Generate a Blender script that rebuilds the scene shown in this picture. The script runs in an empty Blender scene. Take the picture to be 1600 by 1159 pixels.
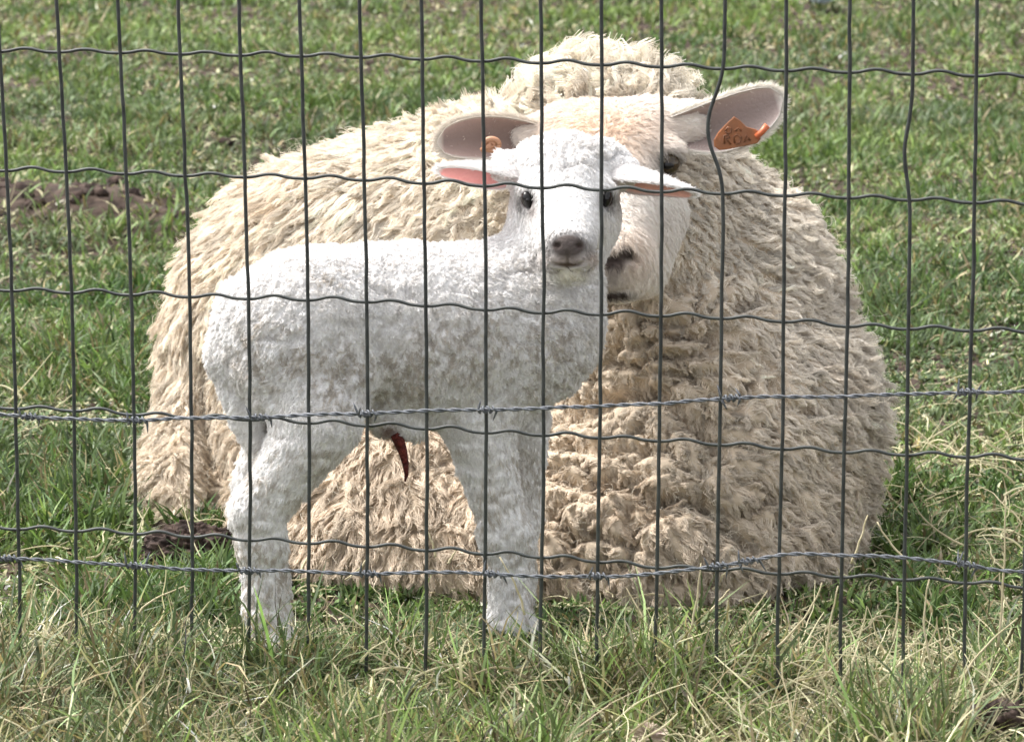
import bpy, math
import numpy as np
from mathutils import Vector
from mathutils.kdtree import KDTree

S = bpy.context.scene
COL = S.collection
rng = np.random.default_rng(7)

# ------------------------------------------------------------------ camera, sky, sun, exposure
CAM = np.array([0.0, 0.0, 0.95])
PITCH = math.radians(11.43)
F = 5640.0                      # focal length in photo pixels (1600 wide)
cam = bpy.data.cameras.new('camera')
camo = bpy.data.objects.new('camera', cam)
COL.objects.link(camo)
camo.location = CAM
camo.rotation_euler = (math.pi / 2 - PITCH, 0, 0)
cam.sensor_width = 36
cam.lens = F / 1600 * 36
cam.clip_start = 0.05
cam.clip_end = 500
cam.dof.use_dof = True
cam.dof.focus_distance = 3.35
cam.dof.aperture_fstop = 22
S.camera = camo

SUN_EL, SUN_AZ = math.radians(58), math.radians(-66)   # azimuth from +Y towards +X
world = bpy.data.worlds.new("World")
S.world = world
world.use_nodes = True
wn = world.node_tree
for n in list(wn.nodes):
    wn.nodes.remove(n)
sky = wn.nodes.new('ShaderNodeTexSky')
sky.sky_type = 'NISHITA'
sky.sun_disc = False
sky.sun_elevation = SUN_EL
sky.sun_rotation = SUN_AZ
sky.air_density = 1.0
sky.dust_density = 4.0
bg = wn.nodes.new('ShaderNodeBackground')
bg.inputs['Strength'].default_value = 0.15
wo = wn.nodes.new('ShaderNodeOutputWorld')
hs = wn.nodes.new('ShaderNodeHueSaturation')     # thin white overcast
hs.inputs['Saturation'].default_value = 0.16
wn.links.new(sky.outputs[0], hs.inputs['Color'])
wn.links.new(hs.outputs[0], bg.inputs[0])
wn.links.new(bg.outputs[0], wo.inputs[0])

sun = bpy.data.lights.new('sun', 'SUN')
sun.energy = 2.0
sun.angle = math.radians(18)
sun.color = (1.0, 0.96, 0.9)
suno = bpy.data.objects.new('sun', sun)
COL.objects.link(suno)
sd = Vector((math.sin(SUN_AZ) * math.cos(SUN_EL), math.cos(SUN_AZ) * math.cos(SUN_EL), math.sin(SUN_EL)))
suno.rotation_euler = sd.to_track_quat('Z', 'Y').to_euler()
S.view_settings.view_transform = 'Standard'
S.view_settings.look = 'None'
S.view_settings.exposure = 1.36
S.view_settings.gamma = 1.0
S.render.engine = 'CYCLES'
S.cycles.max_bounces = 6
S.cycles.transparent_max_bounces = 6

# ------------------------------------------------------------------ helpers: rays, noise, meshes
cp, sp = math.cos(PITCH), math.sin(PITCH)

def ray(px, py):
    u = (np.asarray(px, float) - 800) / F
    v = -(np.asarray(py, float) - 579.5) / F
    return np.stack([u + 0 * v, cp + v * sp + 0 * u, -sp + v * cp + 0 * u], -1)

def P(px, py, Y):
    d = ray(px, py)
    return CAM + d * (np.asarray(Y, float) / d[..., 1])[..., None]

def proj(p):
    q = p - CAM
    zc = q[..., 1] * cp - q[..., 2] * sp
    yc = q[..., 1] * sp + q[..., 2] * cp
    return 800 + F * q[..., 0] / zc, 579.5 - F * yc / zc

def hash3(i, j, k, s):
    h = (i * 374761393 + j * 668265263 + k * 2147483647 * 3 + s * 1442695041) & 0xffffffff
    h = ((h ^ (h >> 13)) * 1274126177) & 0xffffffff
    h = (h ^ (h >> 16)) & 0xffffffff
    h = (h * 2246822519) & 0xffffffff
    h = h ^ (h >> 15)
    return (h & 0xffffff) / float(0xffffff) * 2 - 1

def vnoise(p, s=0):
    p = np.asarray(p, float)
    f = np.floor(p).astype(np.int64)
    w = p - f
    w = w * w * w * (w * (w * 6 - 15) + 10)
    r = 0
    for a in (0, 1):
        for b in (0, 1):
            for c in (0, 1):
                wt = (w[..., 0] if a else 1 - w[..., 0]) * (w[..., 1] if b else 1 - w[..., 1]) * (w[..., 2] if c else 1 - w[..., 2])
                r = r + wt * hash3(f[..., 0] + a, f[..., 1] + b, f[..., 2] + c, s)
    return r

def fbm(p, o=3, s=0):
    r, a, t = 0, 1.0, 0
    for i in range(o):
        r = r + a * vnoise(p * (2.03 ** i) + 17.3 * i, s + i)
        t += a
        a *= 0.5
    return r / t

def norm(v):
    return v / np.maximum(np.linalg.norm(v, axis=-1, keepdims=True), 1e-9)

def sstep(a, b, x):
    t = np.clip((x - a) / (b - a), 0, 1)
    return t * t * (3 - 2 * t)

def link(name, data, parent=None):
    o = bpy.data.objects.new(name, data)
    COL.objects.link(o)
    if parent is not None:
        o.parent = parent
        o.location = -Vector(parent.location)
    return o

def tag(o, label=None, cat=None, group=None, kind=None):
    for k, v in (('label', label), ('category', cat), ('group', group), ('kind', kind)):
        if v:
            o[k] = v
    return o

def thing(name, loc, label, cat, group=None):
    o = link(name, None)
    o.location = loc
    return tag(o, label, cat, group)

def mesh_np(name, V, polys, mat, parent=None, col=None, smooth=True):
    """polys: list of int arrays (n, k)"""
    me = bpy.data.meshes.new(name)
    V = np.ascontiguousarray(V, dtype=np.float32)
    me.vertices.add(len(V))
    me.vertices.foreach_set('co', V.ravel())
    polys = [np.asarray(q, dtype=np.int32) for q in polys if len(q)]
    loops = np.concatenate([q.ravel() for q in polys])
    tot = np.concatenate([np.full(len(q), q.shape[1], np.int32) for q in polys])
    start = np.concatenate([[0], np.cumsum(tot)[:-1]]).astype(np.int32)
    me.loops.add(len(loops))
    me.loops.foreach_set('vertex_index', loops)
    me.polygons.add(len(tot))
    me.polygons.foreach_set('loop_start', start)
    try:
        me.polygons.foreach_set('loop_total', tot)
    except Exception:
        pass
    me.polygons.foreach_set('use_smooth', np.full(len(tot), smooth))
    if col is not None:
        a = me.attributes.new('tint', 'FLOAT_COLOR', 'POINT')
        c = np.ones((len(V), 4), np.float32)
        c[:, :3] = col
        a.data.foreach_set('color', c.ravel())
    me.update(calc_edges=True)
    me.validate()
    if mat:
        me.materials.append(mat)
    return link(name, me, parent)

def curves_np(name, pts, rad, col, mat, parent=None):
    """pts (N,K,3), rad (N,K), col (N,3)"""
    N, K = pts.shape[:2]
    cu = bpy.data.hair_curves.new(name)
    cu.add_curves([K] * N)
    cu.attributes['position'].data.foreach_set('vector', np.ascontiguousarray(pts, dtype=np.float32).ravel())
    ra = cu.attributes.get('radius') or cu.attributes.new('radius', 'FLOAT', 'POINT')
    ra.data.foreach_set('value', np.ascontiguousarray(rad, dtype=np.float32).ravel())
    ta = cu.attributes.new('tint', 'FLOAT_COLOR', 'CURVE')
    c = np.ones((N, 4), np.float32)
    c[:, :3] = col
    ta.data.foreach_set('color', c.ravel())
    cu.materials.append(mat)
    return link(name, cu, parent)

def tube_geo(pts, r, sides=8):
    pts = np.asarray(pts, float)
    n = len(pts)
    r = np.full(n, r) if np.isscalar(r) else np.asarray(r)
    t = norm(np.gradient(pts, axis=0))
    ref = np.array([0, 1.0, 0.03]) if abs(t[0][1]) < 0.8 else np.array([1.0, 0, 0.02])
    a = norm(np.cross(t, ref))
    b = np.cross(t, a)
    th = np.linspace(0, 2 * math.pi, sides, endpoint=False)
    V = pts[:, None] + r[:, None, None] * (a[:, None] * np.cos(th)[None, :, None] + b[:, None] * np.sin(th)[None, :, None])
    V = V.reshape(-1, 3)
    i = np.arange(n - 1)[:, None] * sides
    j = np.arange(sides)[None]
    k = (j + 1) % sides
    Q = np.stack([i + j, i + k, i + sides + k, i + sides + j], -1).reshape(-1, 4)
    V = np.concatenate([V, pts[:1], pts[-1:]])
    c0, c1 = n * sides, n * sides + 1
    jj = np.arange(sides)
    kk = (jj + 1) % sides
    T = np.concatenate([np.stack([kk, jj, np.full(sides, c0)], -1),
                        np.stack([(n - 1) * sides + jj, (n - 1) * sides + kk, np.full(sides, c1)], -1)])
    return V, Q, T

def merge_geo(gs):
    Vs, Qs, Ts, o = [], [], [], 0
    for V, Q, T in gs:
        Vs.append(V)
        if len(Q): Qs.append(np.asarray(Q) + o)
        if len(T): Ts.append(np.asarray(T) + o)
        o += len(V)
    return np.concatenate(Vs), (np.concatenate(Qs) if Qs else np.zeros((0, 4), int)), (np.concatenate(Ts) if Ts else np.zeros((0, 3), int))

def lerp_path(keys, xs):
    k = np.array(keys, float)
    return np.interp(xs, k[:, 0], k[:, 1])

def smooth_path(keys, xs):
    """monotone-ish smooth interpolation"""
    k = np.array(keys, float)
    x, y = k[:, 0], k[:, 1]
    m = np.gradient(y, x)
    i = np.clip(np.searchsorted(x, xs) - 1, 0, len(x) - 2)
    h = x[i + 1] - x[i]
    t = (xs - x[i]) / h
    tc = np.clip(t, 0, 1)
    r = (2 * tc**3 - 3 * tc**2 + 1) * y[i] + (tc**3 - 2 * tc**2 + tc) * h * m[i] + (-2 * tc**3 + 3 * tc**2) * y[i + 1] + (tc**3 - tc**2) * h * m[i + 1]
    r = r + np.where(t < 0, (xs - x[0]) * m[0], 0) + np.where(t > 1, (xs - x[-1]) * m[-1], 0)
    return r

# ------------------------------------------------------------------ materials
def mat_new(name):
    m = bpy.data.materials.new(name)
    m.use_nodes = True
    nt = m.node_tree
    for n in list(nt.nodes):
        nt.nodes.remove(n)
    return m, nt, nt.nodes.new('ShaderNodeOutputMaterial')

def mat_fibre(name, transl=0.3, rough=0.9, tmul=(1, 1, 1), spec=0.0, gain=1.0):
    m, nt, out = mat_new(name)
    at = nt.nodes.new('ShaderNodeAttribute')
    at.attribute_name = 'tint'
    d = nt.nodes.new('ShaderNodeBsdfPrincipled')
    d.inputs['Roughness'].default_value = rough
    d.inputs['Specular IOR Level'].default_value = spec
    tr = nt.nodes.new('ShaderNodeBsdfTranslucent')
    mul = nt.nodes.new('ShaderNodeVectorMath')
    mul.operation = 'MULTIPLY'
    mul.inputs[1].default_value = tmul
    mx = nt.nodes.new('ShaderNodeMixShader')
    mx.inputs[0].default_value = transl
    nt.links.new(at.outputs['Color'], d.inputs['Base Color'])
    nt.links.new(at.outputs['Color'], mul.inputs[0])
    nt.links.new(mul.outputs[0], tr.inputs[0])
    nt.links.new(d.outputs[0], mx.inputs[1])
    nt.links.new(tr.outputs[0], mx.inputs[2])
    nt.links.new(mx.outputs[0], out.inputs[0])
    return m

def mat_tint(name, rough=0.8, spec=0.2, bump=0.0, bscale=200.0, sss=0.0):
    m, nt, out = mat_new(name)
    at = nt.nodes.new('ShaderNodeAttribute')
    at.attribute_name = 'tint'
    d = nt.nodes.new('ShaderNodeBsdfPrincipled')
    d.inputs['Roughness'].default_value = rough
    d.inputs['Specular IOR Level'].default_value = spec
    if sss:
        d.inputs['Subsurface Weight'].default_value = sss
        d.inputs['Subsurface Scale'].default_value = 0.01
    nt.links.new(at.outputs['Color'], d.inputs['Base Color'])
    if bump:
        nz = nt.nodes.new('ShaderNodeTexNoise')
        nz.inputs['Scale'].default_value = bscale
        nz.inputs['Detail'].default_value = 4
        tc = nt.nodes.new('ShaderNodeTexCoord')
        nt.links.new(tc.outputs['Object'], nz.inputs['Vector'])
        b = nt.nodes.new('ShaderNodeBump')
        b.inputs['Strength'].default_value = bump
        b.inputs['Distance'].default_value = 0.004
        nt.links.new(nz.outputs['Fac'], b.inputs['Height'])
        nt.links.new(b.outputs[0], d.inputs['Normal'])
    nt.links.new(d.outputs[0], out.inputs[0])
    return m

def mat_plain(name, c1, c2=None, scale=60, rough=0.6, metal=0.0, spec=0.5, bump=0.0, coat=0.0):
    m, nt, out = mat_new(name)
    d = nt.nodes.new('ShaderNodeBsdfPrincipled')
    d.inputs['Roughness'].default_value = rough
    d.inputs['Metallic'].default_value = metal
    d.inputs['Specular IOR Level'].default_value = spec
    d.inputs['Coat Weight'].default_value = coat
    d.inputs['Base Color'].default_value = (*c1, 1)
    tc = nt.nodes.new('ShaderNodeTexCoord')
    nz = nt.nodes.new('ShaderNodeTexNoise')
    nz.inputs['Scale'].default_value = scale
    nz.inputs['Detail'].default_value = 5
    nt.links.new(tc.outputs['Object'], nz.inputs['Vector'])
    if c2:
        cr = nt.nodes.new('ShaderNodeValToRGB')
        cr.color_ramp.elements[0].position = 0.38
        cr.color_ramp.elements[0].color = (*c1, 1)
        cr.color_ramp.elements[1].position = 0.62
        cr.color_ramp.elements[1].color = (*c2, 1)
        nt.links.new(nz.outputs['Fac'], cr.inputs[0])
        nt.links.new(cr.outputs[0], d.inputs['Base Color'])
    if bump:
        b = nt.nodes.new('ShaderNodeBump')
        b.inputs['Strength'].default_value = bump
        b.inputs['Distance'].default_value = 0.01
        nt.links.new(nz.outputs['Fac'], b.inputs['Height'])
        nt.links.new(b.outputs[0], d.inputs['Normal'])
    nt.links.new(d.outputs[0], out.inputs[0])
    return m

M_grass = mat_fibre('grass_blade', 0.30, 0.5, (.95, 1.0, 0.65), 0.3)
M_straw = mat_fibre('dry_straw', 0.2, 0.7, (1, 0.95, 0.8), 0.15)
M_wool = mat_fibre('ewe_wool', 0.10, 0.95)
M_lwool = mat_fibre('lamb_wool', 0.14, 0.9)
M_skin = mat_tint('animal_skin', 0.75, 0.15, 0.35, 260)
M_wire = mat_plain('coated_wire', (0.018, 0.022, 0.021), (0.042, 0.048, 0.045), 90, 0.5, 0.0, 0.55)
M_galv = mat_plain('galvanised_wire', (0.09, 0.10, 0.112), (0.19, 0.20, 0.22), 240, 0.55, 0.4, 0.5, 0.2)
M_eye = mat_plain('eye_dark', (0.006, 0.005, 0.005), None, 50, 0.3, 0, 0.35, 0, 0.1)
M_iris = mat_plain('eye_iris', (0.03, 0.02, 0.012), (0.07, 0.05, 0.025), 400, 0.2, 0, 0.4, 0, 0.2)
M_soil = mat_plain('ground_soil', (0.030, 0.022, 0.018), (0.085, 0.062, 0.050), 35, 0.95, 0, 0.1, 0.9)
M_clod = mat_plain('soil_clod', (0.03, 0.022, 0.02), (0.085, 0.06, 0.05), 60, 0.95, 0, 0.15, 1.0)

# ------------------------------------------------------------------ ground
def gz(x, y):
    x = np.asarray(x, float); y = np.asarray(y, float)
    q = np.stack([x, y, 0 * x], -1)
    bank = 0.062 * (1 - sstep(3.02, 3.26, y + 0.10 * x + 0.03 * vnoise(q * 5, 3)))
    lump = 0.014 * fbm(q * 7, 3, 5) * sstep(2.0, 2.6, y)
    und = 0.035 * vnoise(q * 1.1, 9) * sstep(4.2, 5.5, y)
    ridge = 0.035 * np.exp(-((y - 6.05 - 0.12 * vnoise(q * 3, 4)) / 0.13) ** 2) * (1 - sstep(-0.75, -0.35, x))
    return bank + lump + und + ridge

def bare(x, y):
    """0..1: how bare the soil is"""
    q = np.stack([x, y, 0 * x], -1)
    b = np.exp(-((y - 6.0 - 0.1 * vnoise(q * 4, 2)) / 0.21) ** 2) * (1 - sstep(-0.72, -0.42, x)) * sstep(-1.5, -1.1, x) * 1.1
    b = b + 0.85 * np.exp(-(((x - 0.80) / 0.16) ** 2 + ((y - 6.35) / 0.12) ** 2))
    b = b + 0.7 * np.exp(-(((x - 0.66) / 0.2) ** 2 + ((y - 7.4) / 0.25) ** 2))
    b = b + 0.8 * np.exp(-(((x - 0.33) / 0.12) ** 2 + ((y - 9.0) / 0.25) ** 2))
    b = b + 1.05 * sstep(0.335, 0.385, x + .02 * vnoise(q * 30, 77)) * (1 - sstep(2.88, 2.95, y)) * sstep(2.3, 2.5, y)
    b = b + 0.8 * sstep(0.50, 0.66, fbm(q * np.array([2.6, 2.0, 1]), 3, 21)) * (y > 3.4)
    b = b + 0.9 * np.exp(-(((x + 0.36) / 0.09) ** 2 + ((y - 3.72) / 0.13) ** 2))
    return np.clip(b, 0, 1)

def grid_ground():
    xs = np.concatenate([-np.geomspace(220, 2.4, 22), np.linspace(-2.2, 2.2, 221), np.geomspace(2.4, 220, 22)])
    ys = np.concatenate([-np.geomspace(60, 1.0, 8), np.linspace(-0.5, 2.3, 15), np.linspace(2.35, 7, 233), np.linspace(7.05, 14, 100), np.geomspace(14.5, 400, 26)])
    X, Y = np.meshgrid(xs, ys, indexing='ij')
    Z = gz(X, Y)
    q = np.stack([X, Y, 0 * X], -1)
    Z = Z + 0.010 * fbm(q * 28, 2, 31) * bare(X, Y)
    V = np.stack([X, Y, Z], -1).reshape(-1, 3)
    nx, ny = X.shape
    i, j = np.meshgrid(np.arange(nx - 1), np.arange(ny - 1), indexing='ij')
    a = (i * ny + j).ravel()
    Q = np.stack([a, a + ny, a + ny + 1, a + 1], -1)
    o = mesh_np('ground', V, [Q], M_soil)
    o['kind'] = 'structure'
grid_ground()

# ------------------------------------------------------------------ signed distance sculpting
class Sculpt:
    def __init__(self):
        self.p = []
    def ell(self, c, r, k=0.02, rot=None, neg=False, part=0):
        self.p.append(('e', np.asarray(c, float), np.asarray(r, float), rot, k, neg, part)); return self
    def cap(self, a, b, ra, rb, k=0.02, neg=False, part=0):
        self.p.append(('c', np.asarray(a, float), np.asarray(b, float), (ra, rb), k, neg, part)); return self
    def one(self, s, p):
        if s[0] == 'e':
            q = p - s[1].astype(p.dtype)
            if s[3] is not None:
                q = q @ s[3].astype(p.dtype)
            r = s[2].astype(p.dtype)
            k0 = np.linalg.norm(q / r, axis=-1)
            k1 = np.linalg.norm(q / (r * r), axis=-1)
            return k0 * (k0 - 1) / np.maximum(k1, 1e-6)
        a, b, (ra, rb) = s[1].astype(p.dtype), s[2].astype(p.dtype), s[3]
        ab = b - a
        t = np.clip(((p - a) @ ab) / (ab @ ab), 0, 1)
        return np.linalg.norm(p - a - t[..., None] * ab, axis=-1) - (ra + (rb - ra) * t)
    def __call__(self, p):
        shp = p.shape[:-1]
        p = p.reshape(-1, 3)
        out = np.empty(len(p), p.dtype)
        for i in range(0, len(p), 400000):
            q = p[i:i + 400000]
            d = None
            for s in self.p:
                v = self.one(s, q)
                if d is None:
                    d = v; continue
                k = s[4]
                if s[5]:
                    h = np.maximum(k - np.abs(-v - d), 0) / k
                    d = np.maximum(d, -v) + h * h * k * 0.25
                else:
                    h = np.maximum(k - np.abs(v - d), 0) / k
                    d = np.minimum(d, v) - h * h * k * 0.25
            out[i:i + 400000] = d
        return out.reshape(shp)
    def part(self, p):
        """signed distance of part 0 minus part 1 primitives (positive: belongs to part 1)"""
        d = [np.full(len(p), 9.0), np.full(len(p), 9.0)]
        for s in self.p:
            if not s[5]:
                d[s[6]] = np.minimum(d[s[6]], self.one(s, p))
        return d[0] - d[1]
    def grad(self, p, e=0.002):
        g = []
        for a in range(3):
            o = np.zeros(3); o[a] = e
            g.append(self(p + o) - self(p - o))
        return norm(np.stack(g, -1))
    def hit(self, px, py, y0=3.0):
        d = norm(ray(px, py))
        t = y0 / d[1]
        for _ in range(400):
            p = CAM + d * t
            v = float(self(p[None])[0])
            if v < 0.0003 or t > 6:
                break
            t += max(v * 0.7, 0.0003)
        p = CAM + d * t
        return p, self.grad(p[None])[0]
    def mesh(self, xs, ys, zs):
        xs, ys, zs = [np.asarray(a, np.float32) for a in (xs, ys, zs)]
        nx, ny, nz = len(xs), len(ys), len(zs)
        D = np.empty((nx, ny, nz), np.float32)
        YY, ZZ = np.meshgrid(ys, zs, indexing='ij')
        for i0 in range(0, nx, 12):
            xx = xs[i0:i0 + 12]
            G = np.empty((len(xx), ny, nz, 3), np.float32)
            G[..., 0] = xx[:, None, None]; G[..., 1] = YY; G[..., 2] = ZZ
            D[i0:i0 + 12] = self(G)
        sg = D < 0
        cnt = np.zeros((nx - 1, ny - 1, nz - 1), np.int8)
        for a in (0, 1):
            for b in (0, 1):
                for c in (0, 1):
                    cnt += sg[a:nx - 1 + a, b:ny - 1 + b, c:nz - 1 + c]
        act = (cnt > 0) & (cnt < 8)
        I, J, K = np.nonzero(act)
        idx = np.full(act.shape, -1, np.int64)
        idx[I, J, K] = np.arange(len(I))
        acc = np.zeros((len(I), 3)); n = np.zeros(len(I))
        corner = [(a, b, c) for a in (0, 1) for b in (0, 1) for c in (0, 1)]
        for A in corner:
            for ax in range(3):
                if A[ax]: continue
                B = list(A); B[ax] = 1
                va = D[I + A[0], J + A[1], K + A[2]]; vb = D[I + B[0], J + B[1], K + B[2]]
                m = (va < 0) != (vb < 0)
                t = np.where(m, va / np.where(m, va - vb, 1), 0)
                pa = np.stack([xs[I + A[0]], ys[J + A[1]], zs[K + A[2]]], -1)
                pb = np.stack([xs[I + B[0]], ys[J + B[1]], zs[K + B[2]]], -1)
                acc += np.where(m[:, None], pa + (pb - pa) * t[:, None], 0); n += m
        V = acc / n[:, None]
        Q = []
        for ax in range(3):
            sl = [slice(None)] * 3; s2 = [slice(None)] * 3
            sl[ax] = slice(0, -1); s2[ax] = slice(1, None)
            m = sg[tuple(sl)] != sg[tuple(s2)]
            o1, o2 = [(1, 2), (2, 0), (0, 1)][ax]
            i = np.array(np.nonzero(m)).T
            ok = (i[:, o1] > 0) & (i[:, o2] > 0) & (i[:, o1] < act.shape[o1]) & (i[:, o2] < act.shape[o2])
            i = i[ok]
            e1 = np.zeros(3, int); e1[o1] = 1
            e2 = np.zeros(3, int); e2[o2] = 1
            def g(q): return idx[q[:, 0], q[:, 1], q[:, 2]]
            q = np.stack([g(i - e1 - e2), g(i - e2), g(i), g(i - e1)], -1)
            f = sg[i[:, 0], i[:, 1], i[:, 2]]
            q[~f] = q[~f][:, ::-1]
            Q.append(q)
        Q = np.concatenate(Q)
        Q = Q[(Q >= 0).all(1)]
        return V, Q

def axis(segs):
    """segs: [(start, step), ..., end]"""
    out = []
    for (a, h), nxt in zip(segs[:-1], segs[1:]):
        b = nxt[0] if isinstance(nxt, tuple) else nxt
        n = max(1, int(round((b - a) / h)))
        out.append(a + (b - a) * np.arange(n) / n)
    out.append(np.array([segs[-1]]))
    return np.concatenate(out)

def vnormals(V, Q, T=None):
    n = np.zeros_like(V)
    f = np.cross(V[Q[:, 2]] - V[Q[:, 0]], V[Q[:, 3]] - V[Q[:, 1]])
    for c in range(4):
        for a in range(3):
            n[:, a] += np.bincount(Q[:, c], weights=f[:, a], minlength=len(V))
    return norm(n)

def sample_surface(V, Q, N, wt=None):
    T = np.concatenate([Q[:, [0, 1, 2]], Q[:, [0, 2, 3]]])
    A = np.linalg.norm(np.cross(V[T[:, 1]] - V[T[:, 0]], V[T[:, 2]] - V[T[:, 0]]), axis=1)
    if wt is not None:
        A = A * wt(V[T].mean(1))
    c = np.cumsum(A)
    i = np.searchsorted(c, rng.random(N) * c[-1])
    i = np.minimum(i, len(T) - 1)
    r1, r2 = np.sqrt(rng.random(N)), rng.random(N)
    w = np.stack([1 - r1, r1 * (1 - r2), r1 * r2], -1)
    return (V[T[i]] * w[..., None]).sum(1), T[i], w

def field(px, py, ctrl):
    """ctrl rows: px, py, sigma, values...  normalised gaussian blend"""
    c = np.array(ctrl, float)
    num = 0; den = 1e-6
    for r in c:
        w = np.exp(-((px - r[0]) ** 2 + (py - r[1]) ** 2) / (2 * r[2] ** 2)) + 1e-5
        num = num + w[:, None] * r[None, 3:]
        den = den + w
    return num / den[:, None]

def make_locks(R, Nn, M, fld, K=6, jitter=0.35, lock_jit=0.5, clump=0.75, r0=0.0003, rtip=0.35, taperpow=1.0, seed=1, len_var=0.18, curl_n=1.6):
    """R roots, Nn normals, M locks; fld(p)-> comb(3), lift, length, wave amplitude. returns pts, lock id"""
    g = np.random.default_rng(seed)
    li = g.choice(len(R), M, replace=False)
    kd = KDTree(M)
    for j, q in enumerate(R[li]):
        kd.insert(q, j)
    kd.balance()
    own = np.fromiter((kd.find(q)[1] for q in R), np.int64, len(R))
    rl, nl = R[li], Nn[li]
    comb, lift, L, wave = fld(rl)
    comb = comb + lock_jit * g.normal(size=comb.shape)
    comb = norm(comb - nl * (comb * nl).sum(-1, keepdims=True))
    L = L * (1 + len_var * (g.random(M) * 2 - 1))
    side = np.cross(nl, comb)
    ph = g.random(M) * 6.28
    t = np.linspace(0, 1, K)
    up = lift[:, None, None] * nl[:, None] * (t * (1.35 - 0.6 * t))[None, :, None]
    fw = comb[:, None] * (t ** 1.25)[None, :, None] * np.sqrt(np.maximum(1 - lift ** 2, 0.05))[:, None, None]
    wv = (wave[:, None] * np.sin(curl_n * 6.28 * t[None] + ph[:, None]) * t[None])[..., None] * side[:, None] \
        + (wave[:, None] * 0.7 * np.cos(curl_n * 6.28 * t[None] + ph[:, None]) * t[None])[..., None] * nl[:, None]
    C = (up + fw) * L[:, None, None] + wv * L[:, None, None]
    hl = 1 + 0.25 * g.normal(size=len(R))
    hl = np.clip(hl, 0.5, 1.18)
    off = R - rl[own]
    pts = rl[own][:, None] + C[own] * hl[:, None, None] + off[:, None] * (1 - clump * t[None, :, None])
    jd = g.normal(size=(len(R), 3)) * jitter * 0.25
    pts = pts + (jd * L[own][:, None])[:, None] * (t ** 1.5)[None, :, None]
    rad = r0 * (1 - (1 - rtip) * t ** taperpow)
    rad = np.repeat(rad[None], len(R), 0)
    return pts, rad, own

def build_ear(base, tip, W, N, w0, wmid, cup, thick=0.0022, nu=16, nv=13, droop=None, wtip=0.12, col_out=(.8, .75, .7), col_in=(.5, .35, .3), peak=0.45):
    """cupped leaf with two skins; N = direction the opening faces"""
    base, tip, W, N = [np.asarray(a, float) for a in (base, tip, W, N)]
    ax = tip - base
    W = norm(W - norm(ax) * (W @ norm(ax)))
    N = norm(N - norm(ax) * (N @ norm(ax)) - W * (N @ W))
    u = np.linspace(0, 1, nu); v = np.linspace(-1, 1, nv)
    U, Vv = np.meshgrid(u, v, indexing='ij')
    a = np.clip(U / peak, 0, 1); b = np.clip((U - peak) / (1 - peak), 0, 1)
    wd = np.where(U < peak, w0 + (wmid - w0) * np.sin(a * math.pi / 2), wmid * (wtip + (1 - wtip) * np.sqrt(np.maximum(1 - b ** 2.2, 0))))
    cupd = cup * (1 - 0.45 * U)
    ang = Vv * (0.5 + 1.1 * (1 - 0.6 * U))
    rr = wd
    ctr = base + ax * U[..., None]
    if droop is not None:
        ctr = ctr + np.asarray(droop) * (U ** 2)[..., None] - np.asarray(droop) * U[..., None]
    mid = ctr + W * (rr * np.sin(ang) / np.sin(np.maximum(0.5 + 1.1 * (1 - 0.6 * U), 0.3)).clip(0.5))[..., None] + N * (cupd * rr / wmid * (1 - np.cos(ang)))[..., None]
    dU = np.gradient(mid, axis=0); dV = np.gradient(mid, axis=1)
    nn = norm(np.cross(dU, dV))
    s = np.sign((nn * N).sum(-1).mean())
    nn = nn * s
    th = thick * (1 - 0.4 * U)[..., None] * (1 - 0.6 * np.abs(Vv) ** 3)[..., None]
    inn = mid + nn * th * 0.5; out = mid - nn * th * 0.5
    V = np.concatenate([inn.reshape(-1, 3), out.reshape(-1, 3)])
    n0 = nu * nv
    i, j = np.meshgrid(np.arange(nu - 1), np.arange(nv - 1), indexing='ij')
    q = (i * nv + j).ravel()
    A = np.stack([q, q + nv, q + nv + 1, q + 1], -1)
    B = (A + n0)[:, ::-1]
    edge = []
    per = [(k * nv, (k + 1) * nv) for k in range(nu - 1)] + [((nu - 1) * nv + k, (nu - 1) * nv + k + 1) for k in range(nv - 1)] + \
          [((k + 1) * nv + nv - 1, k * nv + nv - 1) for k in range(nu - 1)]
    for p_, q_ in per:
        edge.append((p_, q_, q_ + n0, p_ + n0))
    Q = np.concatenate([A, B, np.array(edge)])
    if s < 0:
        Q = Q[:, ::-1]
    ci = np.array(col_in, float) * (.70 + .95 * np.abs(Vv.ravel()[:, None]) ** 1.6 + .25 * U.ravel()[:, None])  # inner skin darkens down the cup, shade of the hollow put into the colour
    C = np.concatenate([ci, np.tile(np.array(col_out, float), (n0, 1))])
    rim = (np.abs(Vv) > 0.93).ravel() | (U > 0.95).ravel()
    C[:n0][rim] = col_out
    return V, Q, C, (mid, nn)

# ------------------------------------------------------------------ the ewe
def grooves(px, py, lines):
    """distance in px to polylines, returns sum of inward depth"""
    d = np.zeros_like(px)
    for pts, width, depth in lines:
        m = np.full_like(px, 1e9)
        for (x0, y0), (x1, y1) in zip(pts[:-1], pts[1:]):
            vx, vy = x1 - x0, y1 - y0
            t = np.clip(((px - x0) * vx + (py - y0) * vy) / (vx * vx + vy * vy), 0, 1)
            m = np.minimum(m, np.hypot(px - x0 - t * vx, py - y0 - t * vy))
        d = d + depth * np.exp(-(m / (1.2 * width)) ** 2)
    return d

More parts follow.
